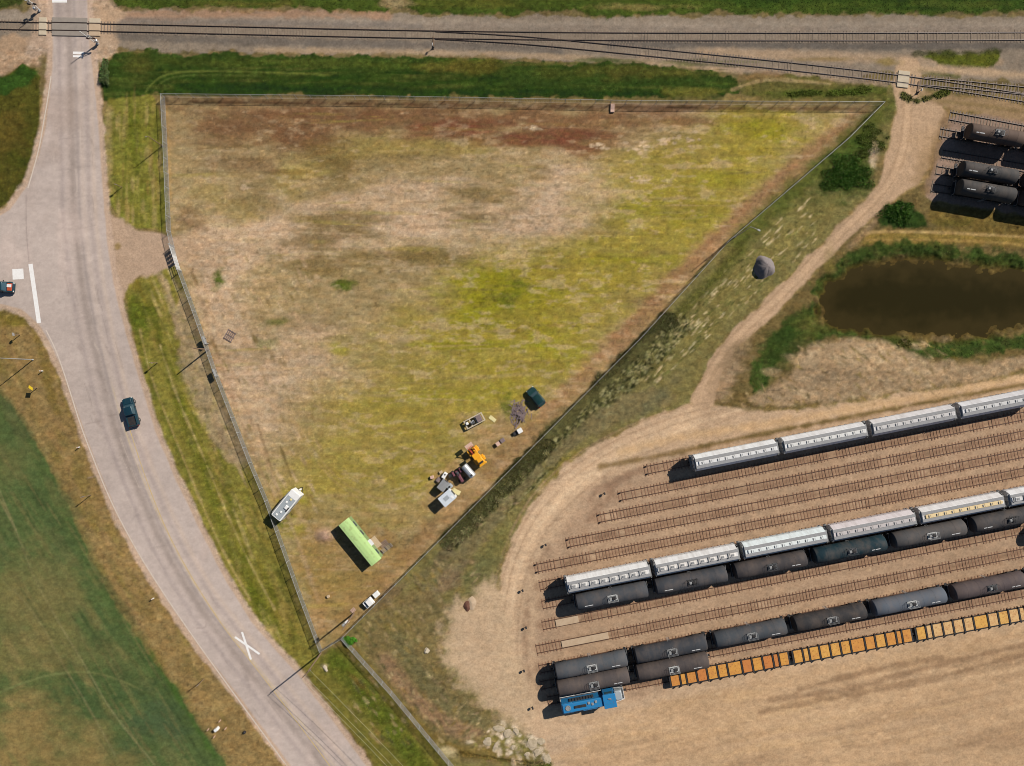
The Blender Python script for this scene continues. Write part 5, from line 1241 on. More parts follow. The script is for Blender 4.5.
# gate
ga, gb = G3(178, 262), G3(181.5, 271); ga2 = G3(173.5, 246)
t = thing('farm_gate', 'white pipe gate with heavy bars across the gate drive', 'gate', ga2, 0)
d = (gb - ga2); L_ = d.length; d.normalize()
for k, n_ in ((0, 'gate_post'), (L_, 'gate_post')): MB().cyl(tuple(d * k + Vector((0, 0, -.1))), tuple(d * k + Vector((0, 0, 2.2))), .1, .1, 10).build(n_, M['galv'], t)
fr = MB()
for z in (.4, .8, 1.2, 1.6, 2.0): fr.cyl(tuple(d * .15 + Vector((0, 0, z))), tuple(d * (L_ - .15) + Vector((0, 0, z))), .05, .05, 7)
fr.build('gate_frame', M['white'], t)
sl_ = MB()
for k in range(4): sl_.box(tuple(d * (L_ * (.12 + .15 * k)) + Vector((0, 0, 1.2))), (.5, .04, 1.7), math.atan2(d.y, d.x))
sl_.build('gate_slat', M['signback'], t)

# ================================================================== POLES, SIGNS, WIRES
wd = Vector((82, -88, 0)).normalized(); ad = Vector((-wd.y, wd.x, 0))
B1 = (321, 653); H1 = 10.6
utility_pole('tall wooden utility pole with crossarm and three wires at the bottom corner of the lot', B1, H1, (ad.x, ad.y), group='wooden utility poles by the fence corner')
utility_pole('wooden utility pole with transformer inside the fence near the white cart', (354, 613), 9.6, (ad.x, ad.y), arm=False, transformer=True, group='wooden utility poles by the fence corner')
p2 = G3(*B1) + wd * 55; b2 = (512 + p2.x / S, 383 - p2.y / S)
utility_pole('next wooden utility pole outside the lower edge carrying the three wires', b2, H1, (ad.x, ad.y), group='wooden utility poles by the fence corner')
for k, lab in ((-1.1, 'power line on the road side of the tall pole'), (-.35, 'middle power line of the tall pole'), (1.1, 'power line on the fence side of the tall pole')):
    a = G3(*B1) + ad * k + Vector((0, 0, H1 - .25)); b = p2 + ad * k + Vector((0, 0, H1 - .25)); pts = []
    for i in range(17):
        u = i / 16; q = a.lerp(b, u); q.z -= 1.1 * 4 * u * (1 - u); pts.append(tuple(q))
    o = MB().tube(pts, .02, 5).build('power_line', M['wire']); tag(o, lab, 'power line', 'three power lines at the bottom')
lamp_pole('tall street lamp on the grass left of the road with its long shadow', (33.3, 359.7), 8.6, (-1.3, .1), .9)
lamp_pole('street lamp on the slanting fence with its hooked shadow inside the lot', (735, 237), 9.4, (1.2, -.6), .6, group='lamps along the lot fence')
lamp_pole('thin lamp post on the upper left fence of the lot', (162.5, 146), 5.6, (-.25, -.1), .3, 'wood', group='lamps along the lot fence')
utility_pole('bare wooden pole beside the fence halfway down the left side of the lot', (208.5, 349.8), 6.6, (1, 0), arm=False)
road_sign('small round road sign on the grass above the tall street lamp', (20, 335), 2.3, (1, .2), 'rect', 'signback', .6, .6)
road_sign('yellow diamond warning sign on the grass below the tall street lamp', (37.3, 388), 2.5, (.9, .6), 'diamond', 'signyel', .9, .9)
road_sign('road sign seen edge on left of the bend below the dark pickup', (91, 495), 3.2, (-.5, .85), 'rect', 'signback', .5, .6)
road_sign('road sign on the verge left of the white crossing mark', (204, 679), 3.4, (.6, -.75), 'rect', 'signback', .5, .6)
road_sign('road sign on the strip right of the road above the gate drive', (122, 187.4), 2.6, (-.2, -1), 'rect', 'signback', .45, .6)
road_sign('road sign on the green verge right of the road above the pickup', (157.6, 363), 2.8, (-.3, -1), 'rect', 'signback', .45, .6)
for (x, y, lab) in [(80, 447, 'small white delineator post at the left road edge level with the bend'), (154, 598, 'small white delineator post at the left road edge near the crossing mark'), (43, 371, 'small pale marker post right of the tall street lamp')]:
    t = thing('delineator_post', lab, 'marker post', G3(x, y), .4, 'small roadside posts')
    MB().box((0, 0, .5), (.1, .16, 1.0)).build('post', M['white'], t); MB().box((.056, 0, .85), (.02, .12, .2)).build('reflector', M['red'], t)
t = thing('utility_pedestal', 'white utility pedestal between four guard posts near the bottom of the left verge', 'utility box', G3(217.7, 728), .6)
MB().bevbox((0, 0, .5), (.8, .6, 1.0), .06).build('cabinet', M['white'], t)
for (x, y) in ((-1.5, .9), (1.4, 1.0), (-1.3, -1.0), (1.5, -.9)): MB().cyl((x, y, 0), (x, y, .9), .09, .08, 8).build('guard_post', M['pink'], t)
t = thing('valve_marker', 'small black valve marker in the grass right of the white pedestal', 'marker', G3(244.8, 732), 0)
MB().lathe_z([(0, .3), (.35, .26), (.45, .1)], (0, 0, 0), 10).build('cap', M['black'], t); MB().cyl((0, 0, .4), (0, 0, .9), .04, .04, 6).build('stake', M['black'], t)

for (x, y, rz, lab) in [(207.5, 341, -68, 'grey meter box on posts against the left fence above the bare wooden pole'), (217.5, 373, -68, 'small grey cabinet on the left fence below the bare wooden pole')]:
    t = thing('meter_box', lab, 'utility box', G3(x, y), math.radians(rz), 'meter boxes on the left fence')
    for q in (-.6, .6): MB().cyl((q, 0, -.1), (q, 0, 1.9), .06, .06, 8).build('post', M['galv'], t)
    MB().bevbox((0, 0, 1.5), (1.7, .35, .7), .05).build('cabinet', M['grey'], t); MB().box((-.3, -.22, 1.5), (.5, .05, .5)).build('meter', M['dkgrey'], t)
# ================================================================== VEHICLES
pickup('dark teal pickup truck driving along the road beside the lot', G3(133, 412), math.radians(105), M['teal'])
t = pickup('dark blue pickup with painted sun glare on its hood waiting behind the white stop line', G3(2.5, 287), math.radians(-4), M['teal'])
for p in part_of(t, 'hood'): p.data.materials[0] = M['redor']  # hood coloured red to paint in sunlight reflecting off hood and windshield
MB().bevbox((2.1, .25, 1.15), (.9, .6, .04), .02).build('hood_glare', M['white'], t); MB().bevbox((-.1, 0, 1.88), (1.2, 1.1, .05), .02).build('roof_panel', M['rvroof'], t)  # white strip paints in the sun glare on the hood
t = thing('suv', 'dark green car parked on the grass inside the slanting fence', 'car', G3(536, 397), math.radians(129))
car_body(t, 4.3, 2.0, -1.8, 1.0, M['green_car'], False, .98, 1.6); wheels(t, 4.3, 2.0, .34); lights(t, 4.3, 2.0, .74)
# travel trailer
t = thing('travel_trailer', 'white travel trailer with grey roof and vents parked against the left fence', 'trailer', G3(290.4, 502.8), math.radians(51))
L, W, H = 6.5, 2.3, 2.85
MB().loft([[(x * k, y * k2, z) for x, y in outline(L, W, .22, 4)] for z, k, k2 in ((.55, 1, 1), (H - .1, 1, 1), (H, .98, .95))]).build('body', M['white'], t)
MB().loft([[(x - .35, y, z) for x, y in outline(L - 1.2, W - .45, .12, 3)] for z in (H - .02, H + .05)]).build('roof', M['rvroof'], t)
MB().loft([[(L / 2 - .75 + x, y, z) for x, y in outline(1.25, W - .15, .3, 4)] for z in (H - .03, H + .07)]).build('front_cap', M['white'], t)
ac = MB().bevbox((-.2, -.35, H + .18), (.8, .62, .28), .08).build('air_conditioner', M['white'], t)
for x, y, m in ((-1.6, -.1, 'white'), (-2.5, .25, 'white'), (.6, .25, 'white'), (1.5, -.1, 'paleyel')): MB().bevbox((x, y, H + .1), (.42, .42, .12), .05).build('roof_vent', M[m], t)
MB().box((-.5, -.75, H + .08), (.95, .3, .06)).build('skylight', M['black'], t)
for s in (-1, 1): MB().box((.2, s * (W / 2 + .01), 1.75), (1.4, .04, .7)).build('window', M['glass'], t)
MB().box((-1.8, -W / 2 - .02, 1.55), (.75, .04, 1.8)).build('door', M['grey'], t)
MB().tube([(-2.8, W / 2 + .08, H - .1), (2.4, W / 2 + .08, H - .1)], .07).build('awning', M['grey'], t)
MB().tube([(L / 2 - .1, -.7, .55), (L / 2 + .9, 0, .55), (L / 2 - .1, .7, .55)], .06).build('hitch', M['black'], t); MB().cyl((L / 2 + .35, 0, .55), (L / 2 + .35, 0, 1.1), .2, .2, 10).build('gas_bottle', M['white'], t)
for x in (-.75, .05):
    for s in (-1, 1): MB().cyl((x, s * .85, .36), (x, s * 1.08, .36), .36, .36, 14).build('wheel', M['tyre'], t)
# long pale green cabin
t = thing('site_cabin', 'long pale green site cabin with rust streaks on its roof', 'cabin', G3(362.8, 539), math.radians(-51))
L, W, H = 10.1, 2.35, 2.5
MB().box((0, 0, .3 + (H - .3) / 2), (L, W, H - .3)).build('wall', M['limewall'], t)
MB().extrude_x([(-W / 2 - .08, H - .02), (W / 2 + .08, H - .02), (W / 2 + .08, H + .06), (W * .3, H + .17), (0, H + .22), (-W * .3, H + .17), (-W / 2 - .08, H + .06)], -L / 2 - .1, L / 2 + .1).build('roof', M['lime'], t)
rbm = MB()
for k in range(11): rbm.box((-L / 2 + .5 + k * (L - 1) / 10, 0, H + .225), (.05, 1.1, .03))
rbm.build('roof_seam', M['lime'], t)
MB().box((1.4, W / 2 + .35, H - .05), (1.3, .75, .08)).build('door_canopy', M['white'], t); MB().box((1.4, W / 2 + .02, 1.35), (.9, .05, 2.0)).build('door', M['white'], t)
for x in (-3.4, -1.2, 3.6): MB().box((x, W / 2 + .02, 1.6), (1.1, .05, .8)).build('window', M['glass'], t)
for x in (-2.6, .4, 3.2): MB().box((x, -W / 2 - .02, 1.6), (1.1, .05, .8)).build('window', M['glass'], t)
sk = MB()
for s in (-1, 1): sk.box((0, s * .8, .16), (L - .6, .2, .3))
sk.build('skid', M['black'], t)
def boards(name, label, cat, base, rz, n, L, W, m, z=.12, gapf=.5, group=None):
    t = thing(name, label, cat, G3(*base), rz, group)
    for k in range(n): MB().box((0, -W / 2 + W * (k + .5) / n, z), (L, W / n * gapf, .05)).build('slat', M[m], t)
    br = MB()
    for x in (-.42, 0, .42): br.box((x * L, 0, z / 2), (.1, W, z - .03))
    br.build('bearer', M['wood'], t); return t
boards('wooden_landing', 'tan plank landing beside the door of the green cabin', 'landing', (376.3, 541.5), math.radians(-51), 6, 2.3, 1.2, 'tan', .45, .9)
boards('pallet', 'weathered pallet with wide dark gaps lying right of the left fence', 'pallet', (230, 335.7), math.radians(60), 5, 2.2, 1.9, 'scrapwood', .16, .45)
boards('stair_frame', 'thin pale stair frame lying beyond the plank landing', 'stair', (387, 548), math.radians(38), 3, 2.6, .9, 'grey', .3, .3)
t = thing('ladder_rack', 'dark lumber stack between the stair frame and the landing', 'lumber', G3(384, 543.5), math.radians(38))
for k in range(4): MB().box((0, -.5 + .3 * k, .12 + .05 * (k % 2)), (1.6, .16, .14)).build('plank', M['scrapwood'], t)

# stripped truck chassis
t = thing('truck_chassis', 'stripped pale truck chassis with open dark engine bay beside the yellow board', 'chassis', G3(474.5, 420.6), math.radians(28))
fr = MB()
for s in (-1, 1): fr.box((0, s * .85, .75), (4.6, .22, .3))
for x in (-2.2, -.9, .4, 1.3, 2.25): fr.box((x, 0, .75), (.28, 1.9, .26))
fr.build('frame', M['conc'], t)
t.scale = (.86, .95, 1)
MB().bevbox((1.2, 0, 1.0), (1.3, 1.4, .5), .08).build('cab_floor', M['scrapwood'], t); MB().bevbox((-.5, -.15, .95), (1.0, .7, .5), .08).build('engine', M['dkgrey'], t); MB().box((-.5, .1, 1.1), (.9, .2, .3), .3).build('pipe_rack', M['silver'], t)
MB().bevbox((-1.75, .2, .95), (.6, .6, .4), .06).build('battery_box', M['white'], t)
for x in (-1.6, 1.5):
    for s in (-1, 1): MB().cyl((x, s * .75, .42), (x, s * 1.02, .42), .42, .42, 14).build('wheel', M['tyre'], t)
t = thing('wooden_board', 'pale yellow board lying right of the stripped chassis', 'board', G3(492.5, 418.8), math.radians(-38)); MB().bevbox((0, 0, .06), (1.5, .75, .06), .02).build('sheet', M['paleyel'], t); MB().box((0, 0, .02), (1.2, .1, .05)).build('batten', M['wood'], t)

# orange loader
t = thing('wheel_loader', 'orange yellow loader with red front end and raised boom', 'loader', G3(476.4, 454), math.radians(-54))
MB().bevbox((1.25, 0, 1.35), (1.9, 1.35, 1.0), .12).build('rear_body', M['yellow'], t); MB().bevbox((1.05, 0, 1.92), (1.2, 1.1, .2), .08).build('engine_cover', M['yellow'], t)
MB().box((1.75, 0, 1.94), (.5, .9, .08)).build('radiator_grille', M['black'], t)
MB().bevbox((2.3, 0, 1.15), (.4, 1.7, .8), .08).build('counterweight', M['yellow'], t)
MB().bevbox((-.9, .35, 1.35), (1.3, .7, 1.1), .1).build('engine_hood', M['yellow'], t)
MB().bevbox((-.1, 0, .85), (1.6, .9, .4), .08).build('chassis', M['black'], t)
for x in (-.95, 1.2):
    for s in (-1, 1): MB().bevbox((x, s * .95, 1.28), (1.25, .45, .1), .04).build('fender', M['yellow'], t)
MB().bevbox((-1.0, -.4, 1.25), (1.3, .5, .8), .08).build('hydraulic_block', M['redor'], t)
ro = MB()
for x, y in ((-.3, -.6), (-.3, .6), (.6, -.6), (.6, .6)): ro.cyl((x, y, 1.9), (x, y, 2.75), .04, .04, 6)
ro.build('cab_post', M['black'], t); MB().bevbox((.15, 0, 2.78), (1.2, 1.4, .08), .04).build('cab_roof', M['yellow'], t)
bm_ = MB()
for s in (-.45, .45): bm_.cyl((-.5, s, 1.5), (-1.9, s, 2.6), .1, .08, 8)
bm_.box((-1.95, 0, 2.6), (.16, 1.1, .16)); bm_.build('boom', M['redor'], t)
bk = MB(); bk.extrude_x([(-.8, 0), (.8, 0), (.8, .06), (-.8, .06)], -.5, .3); bk.box((.3, 0, .3), (.08, 1.6, .6)); b_ = bk.build('bucket', M['pink'], t); b_.location = (-2.2, 0, 2.2)
for x in (-.95, 1.2):
    for s in (-1, 1):
        w_ = MB().cyl((x, s * .78, .6), (x, s * 1.14, .6), .6, .6, 16).build('wheel', M['tyre'], t); MB().cyl((x, s * 1.13, .6), (x, s * 1.17, .6), .3, .26, 10).build('rim', M['yellow'], w_)
MB().cyl((-.7, .5, 2.1), (-.7, .5, 2.9), .06, .06, 7).build('exhaust', M['rust'], t)
# fuel tank on stand
t = thing('fuel_tank', 'silver cylindrical fuel tank on a stand behind the orange loader', 'tank', G3(469, 470), math.radians(-49))
MB().lathe_x([(-1.5, .02), (-1.49, .5), (-1.4, .68), (-1.3, .72), (1.3, .72), (1.4, .68), (1.49, .5), (1.5, .02)], (0, 0, 1.5), 24).build('tank', M['silver'], t, True)
lg = MB()
for x in (-1, 1):
    for s in (-1, 1): lg.cyl((x, s * .75, 0), (x, s * .35, 1.2), .06, .06, 6)
    lg.box((x, 0, .5), (.08, 1.3, .08))
lg.build('stand', M['rust'], t); MB().cyl((1.0, 0, 2.2), (1.0, 0, 2.45), .2, .2, 10).build('filler_cap', M['black'], t)
# maroon tractor
t = thing('old_tractor', 'maroon old tractor without cab between the silver tank and the white sheds', 'tractor', G3(459.3, 474.6), math.radians(-60))
MB().bevbox((.75, 0, 1.05), (1.5, .6, .7), .1).build('hood', M['maroon'], t); MB().box((-.4, 0, .8), (1.2, .7, .5)).build('gearbox', M['maroon'], t); MB().bevbox((-.55, 0, 1.25), (.5, .5, .35), .08).build('seat', M['dkgrey'], t)
for s in (-1, 1):
    MB().cyl((-.75, s * .62, .68), (-.75, s * .98, .68), .68, .68, 16).build('wheel', M['tyre'], t); MB().cyl((1.15, s * .5, .36), (1.15, s * .7, .36), .36, .36, 12).build('wheel', M['tyre'], t)
    MB().bevbox((-.75, s * .8, 1.42), (.9, .4, .08), .04).build('fender', M['maroon'], t)
MB().lathe_z([(1.5, .05), (1.52, .2), (1.56, .2), (1.58, .05)], (-.1, 0, 0), 12).build('steering_wheel', M['black'], t); MB().cyl((.9, .15, 1.3), (.9, .15, 2.0), .05, .05, 6).build('exhaust', M['rust'], t)
# sheds
def shed(label, base, rz, L, W, H, roof='shedroof', wall='grey', group='small sheds beside the fence'):
    t = thing('storage_shed', label, 'shed', G3(*base), rz, group)
    MB().box((0, 0, .15 + (H - .15) / 2), (L, W, H - .15)).build('wall', M[wall], t)
    MB().extrude_x([(-W / 2 - .06, H - .02), (W / 2 + .06, H - .02), (W / 2 + .06, H + .05), (0, H + .16), (-W / 2 - .06, H + .05)], -L / 2 - .06, L / 2 + .06).build('roof', M[roof], t)
    MB().box((L / 2 + .02, 0, H * .5), (.04, W * .5, H * .75)).build('door', M['dkgrey'], t); MB().box((0, 0, .08), (L - .1, W - .1, .14)).build('skid', M['wood'], t)
    return t
shed('small grey roofed shed beside the white appliance', (443.9, 484.4), math.radians(53), 1.9, 1.5, 1.8, 'grey')
s_ = shed('larger pale roofed shed nearest the slanting fence', (448.2, 496.2), math.radians(41), 2.8, 2.15, 2.4, 'shedlight', 'white')
MB().bevbox((.9, -.5, 2.55), (.5, .7, .08), .03).build('roof_hatch', M['white'], s_); MB().box((-.1, .1, 2.57), (1.1, .8, .04)).build('roof_panel', M['rvroof'], s_)
t = thing('water_tote', 'teal grey water tote standing between the two small sheds', 'tote', G3(450, 486), math.radians(45)); MB().bevbox((0, 0, .6), (1.1, .9, 1.0), .1).build('bottle', M['rvroof'], t); MB().box((0, 0, .06), (1.15, 1.0, .1)).build('pallet_base', M['wood'], t); MB().cyl((0, 0, 1.1), (0, 0, 1.2), .2, .2, 10).build('cap', M['black'], t)
t = thing('appliance', 'white box appliance with a round black opening beside the grey shed', 'appliance', G3(444.8, 475), math.radians(58)); MB().bevbox((0, 0, .45), (1.25, .75, .9), .05).build('case', M['white'], t); MB().cyl((.2, 0, .89), (.2, 0, .93), .16, .16, 12).build('opening', M['black'], t)
t = thing('plywood_stack', 'pale yellow sheets stacked at the corner of the larger shed', 'sheets', G3(455.4, 491.4), math.radians(-40)); 
for k in range(3): MB().box((.12 * k, .08 * k, .1 + .1 * k), (1.5, .9, .07), .12 * k).build('sheet', M['paleyel'], t)
def crate(label, base, rz, d, m, lid=None, name='crate', cat='crate', group=None):
    t = thing(name, label, cat, G3(*base), rz, group); MB().bevbox((0, 0, d[2] / 2), d, .04).build('box', M[m], t)
    MB().box((0, 0, d[2] + .02), (d[0] * .96, d[1] * .96, .05)).build('lid', M[lid or m], t); return t
crate('white box with open black side below the scrap wood heap', (519.8, 430.5), math.radians(30), (1.0, .95, .9), 'white')
crate('dark box pushed against the white box below the scrap wood', (515.3, 433), math.radians(30), (.9, .7, .5), 'black')
crate('pinkish box, right one of two small boxes inside the slanting fence', (502.5, 440.2), math.radians(35), (.9, .8, .8), 'scrapwood', group='pair of small boxes')
crate('pinkish box, left one of two small boxes inside the slanting fence', (498, 443.6), math.radians(35), (.8, .8, .7), 'pink', group='pair of small boxes')
crate('small pinkish drum box at the left of the debris beside the grey shed', (432.2, 477), .3, (.7, .6, .5), 'pink')
crate('grey purple crate between the debris and the white appliance', (438.5, 479.5), .9, (.9, .7, .5), 'scrapwood')
crate('tan crate above the white appliance', (441, 472), .5, (.6, .5, .4), 'tan')
crate('whitish tub right of the white appliance', (450.5, 475.5), .4, (.7, .6, .4), 'conc')
crate('pale pinkish cabinet lying at the north fence', (612.3, 108.5), math.radians(88), (1.7, .8, .35), 'pink', 'pink', 'cabinet', 'cabinet')
crate('small brown stump box alone in the bottom corner of the lot', (328.5, 596), .3, (.5, .5, .4), 'tan')
# white utility cart by the fence
t = thing('utility_cart', 'white utility cart with windscreen parked against the slanting fence', 'cart', G3(369.5, 601.5), math.radians(40))
MB().bevbox((0, 0, .75), (2.0, 1.5, .5), .1).build('body', M['white'], t); MB().bevbox((.35, 0, 1.5), (1.15, 1.3, .1), .05).build('canopy', M['white'], t); MB().box((-.35, 0, 1.05), (.4, 1.2, .3)).build('seat', M['glass'], t)
MB().bevbox((-.8, .3, 1.02), (.35, .8, .12), .04).build('front_cowl', M['white'], t)
ps = MB()
for x in (-.15, .85):
    for s in (-.55, .55): ps.cyl((x, s, .95), (x, s, 1.5), .03, .03, 6)
ps.build('canopy_post', M['black'], t)
for x in (-.65, .65):
    for s in (-1, 1): MB().cyl((x, s * .6, .3), (x, s * .8, .3), .3, .3, 12).build('wheel', M['tyre'], t)
crate('white box trailer bed just beyond the utility cart', (376.6, 593.8), math.radians(40), (1.2, 1.0, .6), 'white')
boards('pallet', 'pinkish pallet lying inside the fence above the utility pole', 'pallet', (353.2, 610), math.radians(40), 4, 1.0, .8, 'pink', .14, .6)
crate('pale pinkish carton by the fence left of the transformer pole', (347.3, 621.5), math.radians(40), (.8, .6, .35), 'pink', 'white')
# scrap wood heap: one heap of many grey boards
mb = MB(); rnd = random.Random(5)
for k in range(95):
    r = abs(rnd.gauss(0, .5)); a = rnd.random() * 6.28
    x = rnd.gauss(0, .75); y = rnd.gauss(0, 1.05); z = .05 + max(0, .55 - .3 * math.hypot(x, y * .7)) * rnd.random()
    mb.box((x, y, z), (rnd.uniform(.6, 2.0), rnd.uniform(.08, .2), .05), rnd.choice([1.2, .4, 2.2, 1.5]) + rnd.gauss(0, .3), rnd.gauss(0, .08))
o = mb.build('scrap_heap', M['scrapwood']); o.location = G3(519.5, 413.5); tag(o, 'loose heap of purple grey scrap boards beside the dark green car', 'scrap heap')
# gravel mound
def heap(name, label, cat, base, rx, ry, h, m, seed=0, pw_=1.3):
    rnd = random.Random(seed); mb = MB(); rs = []
    N = 40
    for k, f in enumerate((1.06, 1.0, .88, .72, .55, .38, .2, .05)):
        ring = []
        for i in range(N):
            a = 2 * math.pi * i / N; wob = 1 + .07 * math.sin(3 * a + seed) + .05 * math.sin(5 * a + 2 * seed) + rnd.uniform(-.03, .03)
            z = -.1 if k == 0 else h * (1 - f ** pw_) + rnd.uniform(-.03, .03) * h
            ring.append((rx * f * wob * math.cos(a), ry * f * wob * math.sin(a), z))
        rs.append(ring)
    o = mb.loft(rs).build(name, M[m], None, True); o.location = G3(*base); tag(o, label, cat); return o
heap('gravel_mound', 'round grey gravel mound beside the dirt road', 'gravel mound', (764, 267.5), 2.1, 2.3, 1.9, 'gravel', 2, 2.0)
heap('soil_heap', 'dark reddish brown heap on the edge of the sandy yard', 'heap', (467, 606), .7, 1.1, .4, 'rust', 5)
heap('sand_heap', 'small pale sand heap beside the dark reddish one', 'heap', (472, 603), .8, 1.4, .22, 'fill', 7)
def rock(label, base, d, seed, m='conc', group='concrete rubble at the edge of the yard'):
    rnd = random.Random(seed); bm = bmesh.new(); bmesh.ops.create_icosphere(bm, subdivisions=2, radius=.46)
    for v in bm.verts:
        v.co *= 1 + rnd.uniform(-.34, .2); v.co = Vector((v.co.x * d[0], v.co.y * d[1], max(-.12, v.co.z) * d[2]))
    me = bpy.data.meshes.new('rock'); bm.to_mesh(me); bm.free(); me.materials.append(M[m]); o = bpy.data.objects.new('rubble_chunk' if group else 'boulder', me); COL.objects.link(o)
    o.location = G3(*base, .1); o.rotation_euler = (0, 0, seed); tag(o, label, 'rubble', group)
for i, (x, y, a, b, lab) in enumerate([(499, 728, 2.2, 1.3, 'pale rubble slab at the upper left of the rubble patch'), (508, 733, 2.0, 1.5, 'pale rubble slab right of the upper left one'), (516, 731, 1.6, 1.0, 'thin pale rubble piece at the top of the rubble patch'), (487.5, 741, 1.7, 2.0, 'pale pinkish rubble lump alone at the left of the rubble patch'), (513, 747, 1.2, 1.0, 'small rubble lump in the middle of the rubble patch'), (532, 744, 2.4, 2.2, 'largest pale rubble slab at the right of the rubble patch'), (541, 741, 1.8, 1.5, 'rubble slab nearest the sandy yard'), (538, 752, 2.0, 1.3, 'rubble slab below the largest one'), (547, 759, 2.2, 1.8, 'pinkish rubble lump at the lower right by the green tuft'), (496, 746, .9, 2.0, 'narrow rubble strip left of the middle lump'), (527, 754, 1.2, .9, 'small rubble piece below the middle of the rubble patch')]):
    rock(lab, (x, y), (a * 1.1, b * 1.1, .22), i + 3, 'rubble')
rock('single pale rock in the dry grass left of the sandy yard', (427, 650.5), (1.1, 1.4, .8), 31, 'conc', None)
rock('pale block on the green verge below the tall utility pole', (325.5, 668), (.9, 1.6, .5), 35, 'conc', None)

# ================================================================== PLANTS
def leaf_cloud(n, rx, ry, h, seed, size=.16):
    r = np.random.default_rng(seed)
    u = r.normal(size=(n, 3)); u /= np.linalg.norm(u, axis=1)[:, None]
    rad = r.random(n) ** .4
    lob = 1 + .25 * np.sin(3 * np.arctan2(u[:, 1], u[:, 0]) + seed) + .18 * np.sin(7 * np.arctan2(u[:, 1], u[:, 0]) + 2 * seed)
    P = np.stack([u[:, 0] * rx * rad * lob, u[:, 1] * ry * rad * lob, h * .5 + u[:, 2] * h * .5 * rad + .1 * h * r.normal(size=n)], 1); P[:, 2] = np.maximum(P[:, 2], .05)
    t1 = r.normal(size=(n, 3)); t1 /= np.linalg.norm(t1, axis=1)[:, None]; t2 = np.cross(t1, r.normal(size=(n, 3))); t2 /= np.linalg.norm(t2, axis=1)[:, None]
    s_ = (size * (.6 + .8 * r.random(n)))[:, None]
    V = np.stack([P - t1 * s_, P + t2 * s_ * .5, P + t1 * s_, P - t2 * s_ * .5], 1).reshape(-1, 3)
    F = np.arange(4 * n).reshape(-1, 4)
    return V, F, r
LEAF = SOIL.copy(); LEAF.name = 'leaf'
for n_ in LEAF.node_tree.nodes:
    if n_.type == 'BUMP': n_.inputs['Strength'].default_value = 0
def shrub(label, base, rx, ry, h, c, seed, group='leafy shrubs', n=2600):
    t = thing('shrub', label, 'shrub', G3(*base), 0, group)
    V, F, r = leaf_cloud(n, rx, ry, h, seed)
    col = np.repeat(np.array(alb(c))[None] * np.clip(1.8 + .45 * r.normal(size=(n, 1)), .35, 2.2) * (1 + .12 * r.normal(size=(n, 3))), 4, 0)
    o = add_mesh_np('foliage', V, F, None, np.clip(col, .003, .6), LEAF); o.parent = t
    st = MB(); rd = random.Random(seed)
    for k in range(6): st.cyl((0, 0, -.05), (rd.uniform(-.6, .6) * rx, rd.uniform(-.6, .6) * ry, h * .75), .05, .02, 6)
    st.build('stem', M['wood'], t)
shrub('large dark shrub in the green corner outside the slanting fence', (846, 174), 5.0, 3.6, .5, (54, 78, 26), 3, n=4200)
shrub('dark shrub at the bend of the dirt road above the pond', (897, 213), 3.2, 2.4, .5, (52, 76, 26), 5, n=2600)
shrub('bright green shrub at the fence corner below the utility cart', (350, 640), 1.2, .9, .9, (62, 104, 30), 7)
shrub('small shrub by the top left corner of the green strip next to the road', (106, 74), .9, 2.6, 1.0, (76, 88, 50), 10)
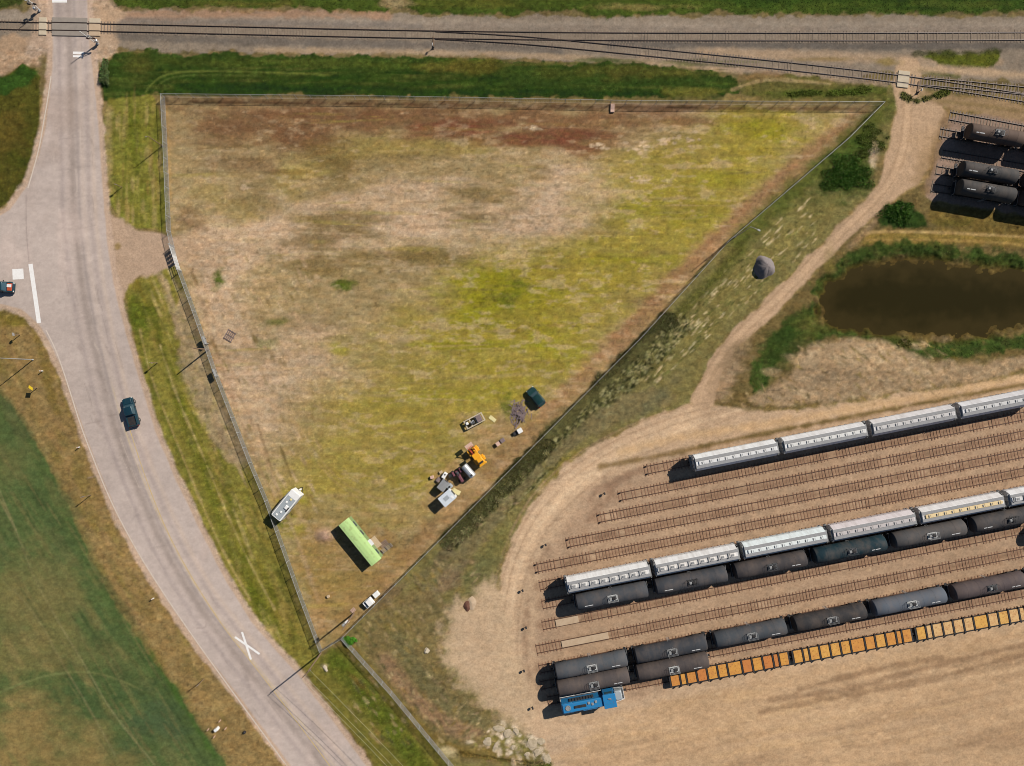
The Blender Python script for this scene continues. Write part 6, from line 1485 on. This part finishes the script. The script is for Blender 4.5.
# rank growth that nobody could count
def tufts(name, wmin, n, hs, seed, sp=.22):
    r = np.random.default_rng(seed); wgt = np.where(WEED > wmin, WEED, 0).ravel().astype(np.float64); wgt *= (ROADM.ravel() < .2)
    wgt /= wgt.sum(); k = r.choice(len(wgt), n, p=wgt); jy, jx = np.divmod(k, nx)
    bx = (X[jy, jx] + r.uniform(-.6, .6, n) * ST - 512) * S; by = (383 - Y[jy, jx] - r.uniform(-.6, .6, n) * ST) * S; bz = Z[jy, jx]
    hh = hs * (.5 + r.random(n)) * np.clip(WEED[jy, jx] / .5, .3, 1.6); a = r.random(n) * 6.283; lean = r.uniform(.8, 2.4, n) * hh
    dx, dy = np.cos(a), np.sin(a); w_ = .035 + .05 * r.random(n)
    A = np.stack([bx - dy * w_, by + dx * w_, bz - .05], 1); B = np.stack([bx + dy * w_, by - dx * w_, bz - .05], 1)
    Cc = np.stack([bx + dx * lean + dy * w_ * .6, by + dy * lean - dx * w_ * .6, bz + hh], 1); D = np.stack([bx + dx * lean - dy * w_ * .6, by + dy * lean + dx * w_ * .6, bz + hh], 1)
    V = np.stack([A, B, Cc, D], 1).reshape(-1, 3); F = np.arange(4 * n).reshape(-1, 4)
    col = C[jy, jx] * np.clip(1.3 + .32 * r.normal(size=(n, 1)), .4, 2.2) * (1 + .08 * r.normal(size=(n, 3)))
    o = add_mesh_np(name, V, F, 'stuff', np.clip(np.repeat(col, 4, 0), .003, .7), LEAF)
    return o
tufts('tall_weeds', .38, 45000, .2, 1); tufts('rough_grass', .1, 110000, .09, 2)

# ------------------------------------------------------------------ light and camera
w = bpy.data.worlds.new('World'); sc.world = w; w.use_nodes = True
nt = w.node_tree; bg = nt.nodes['Background']
sky = nt.nodes.new('ShaderNodeTexSky'); sky.sky_type = 'NISHITA'; sky.sun_disc = False
sky.sun_elevation = SUN_EL; sky.sun_rotation = math.atan2(SUN_DIR.x, SUN_DIR.y)
nt.links.new(sky.outputs['Color'], bg.inputs['Color']); bg.inputs['Strength'].default_value = 0.05
sky.ozone_density = 4.0; sky.dust_density = .3
sl = bpy.data.lights.new('sun', 'SUN'); sl.energy = 4.9; sl.angle = math.radians(.5); sl.color = (1.0, .95, .88)
so = bpy.data.objects.new('sun', sl); COL.objects.link(so)
dirv = -Vector((SUN_DIR.x * math.cos(SUN_EL), SUN_DIR.y * math.cos(SUN_EL), math.sin(SUN_EL)))
so.rotation_euler = dirv.to_track_quat('-Z', 'Y').to_euler(); so.location = (80, 60, 90)
cam = bpy.data.cameras.new('camera'); co = bpy.data.objects.new('camera', cam); COL.objects.link(co)
co.location = (0, 0, 140); co.rotation_euler = (0, 0, 0); cam.sensor_width = 36; cam.lens = 36 * 140 / 204.8
cam.clip_end = 20000; cam.clip_start = 1
sc.camera = co; sc.cycles.pixel_filter_type = 'BLACKMAN_HARRIS'; sc.cycles.filter_width = 1.0
sc.view_settings.view_transform = 'Standard'; sc.view_settings.look = 'None'; sc.view_settings.gamma = 1
sc.view_settings.exposure = 0.61
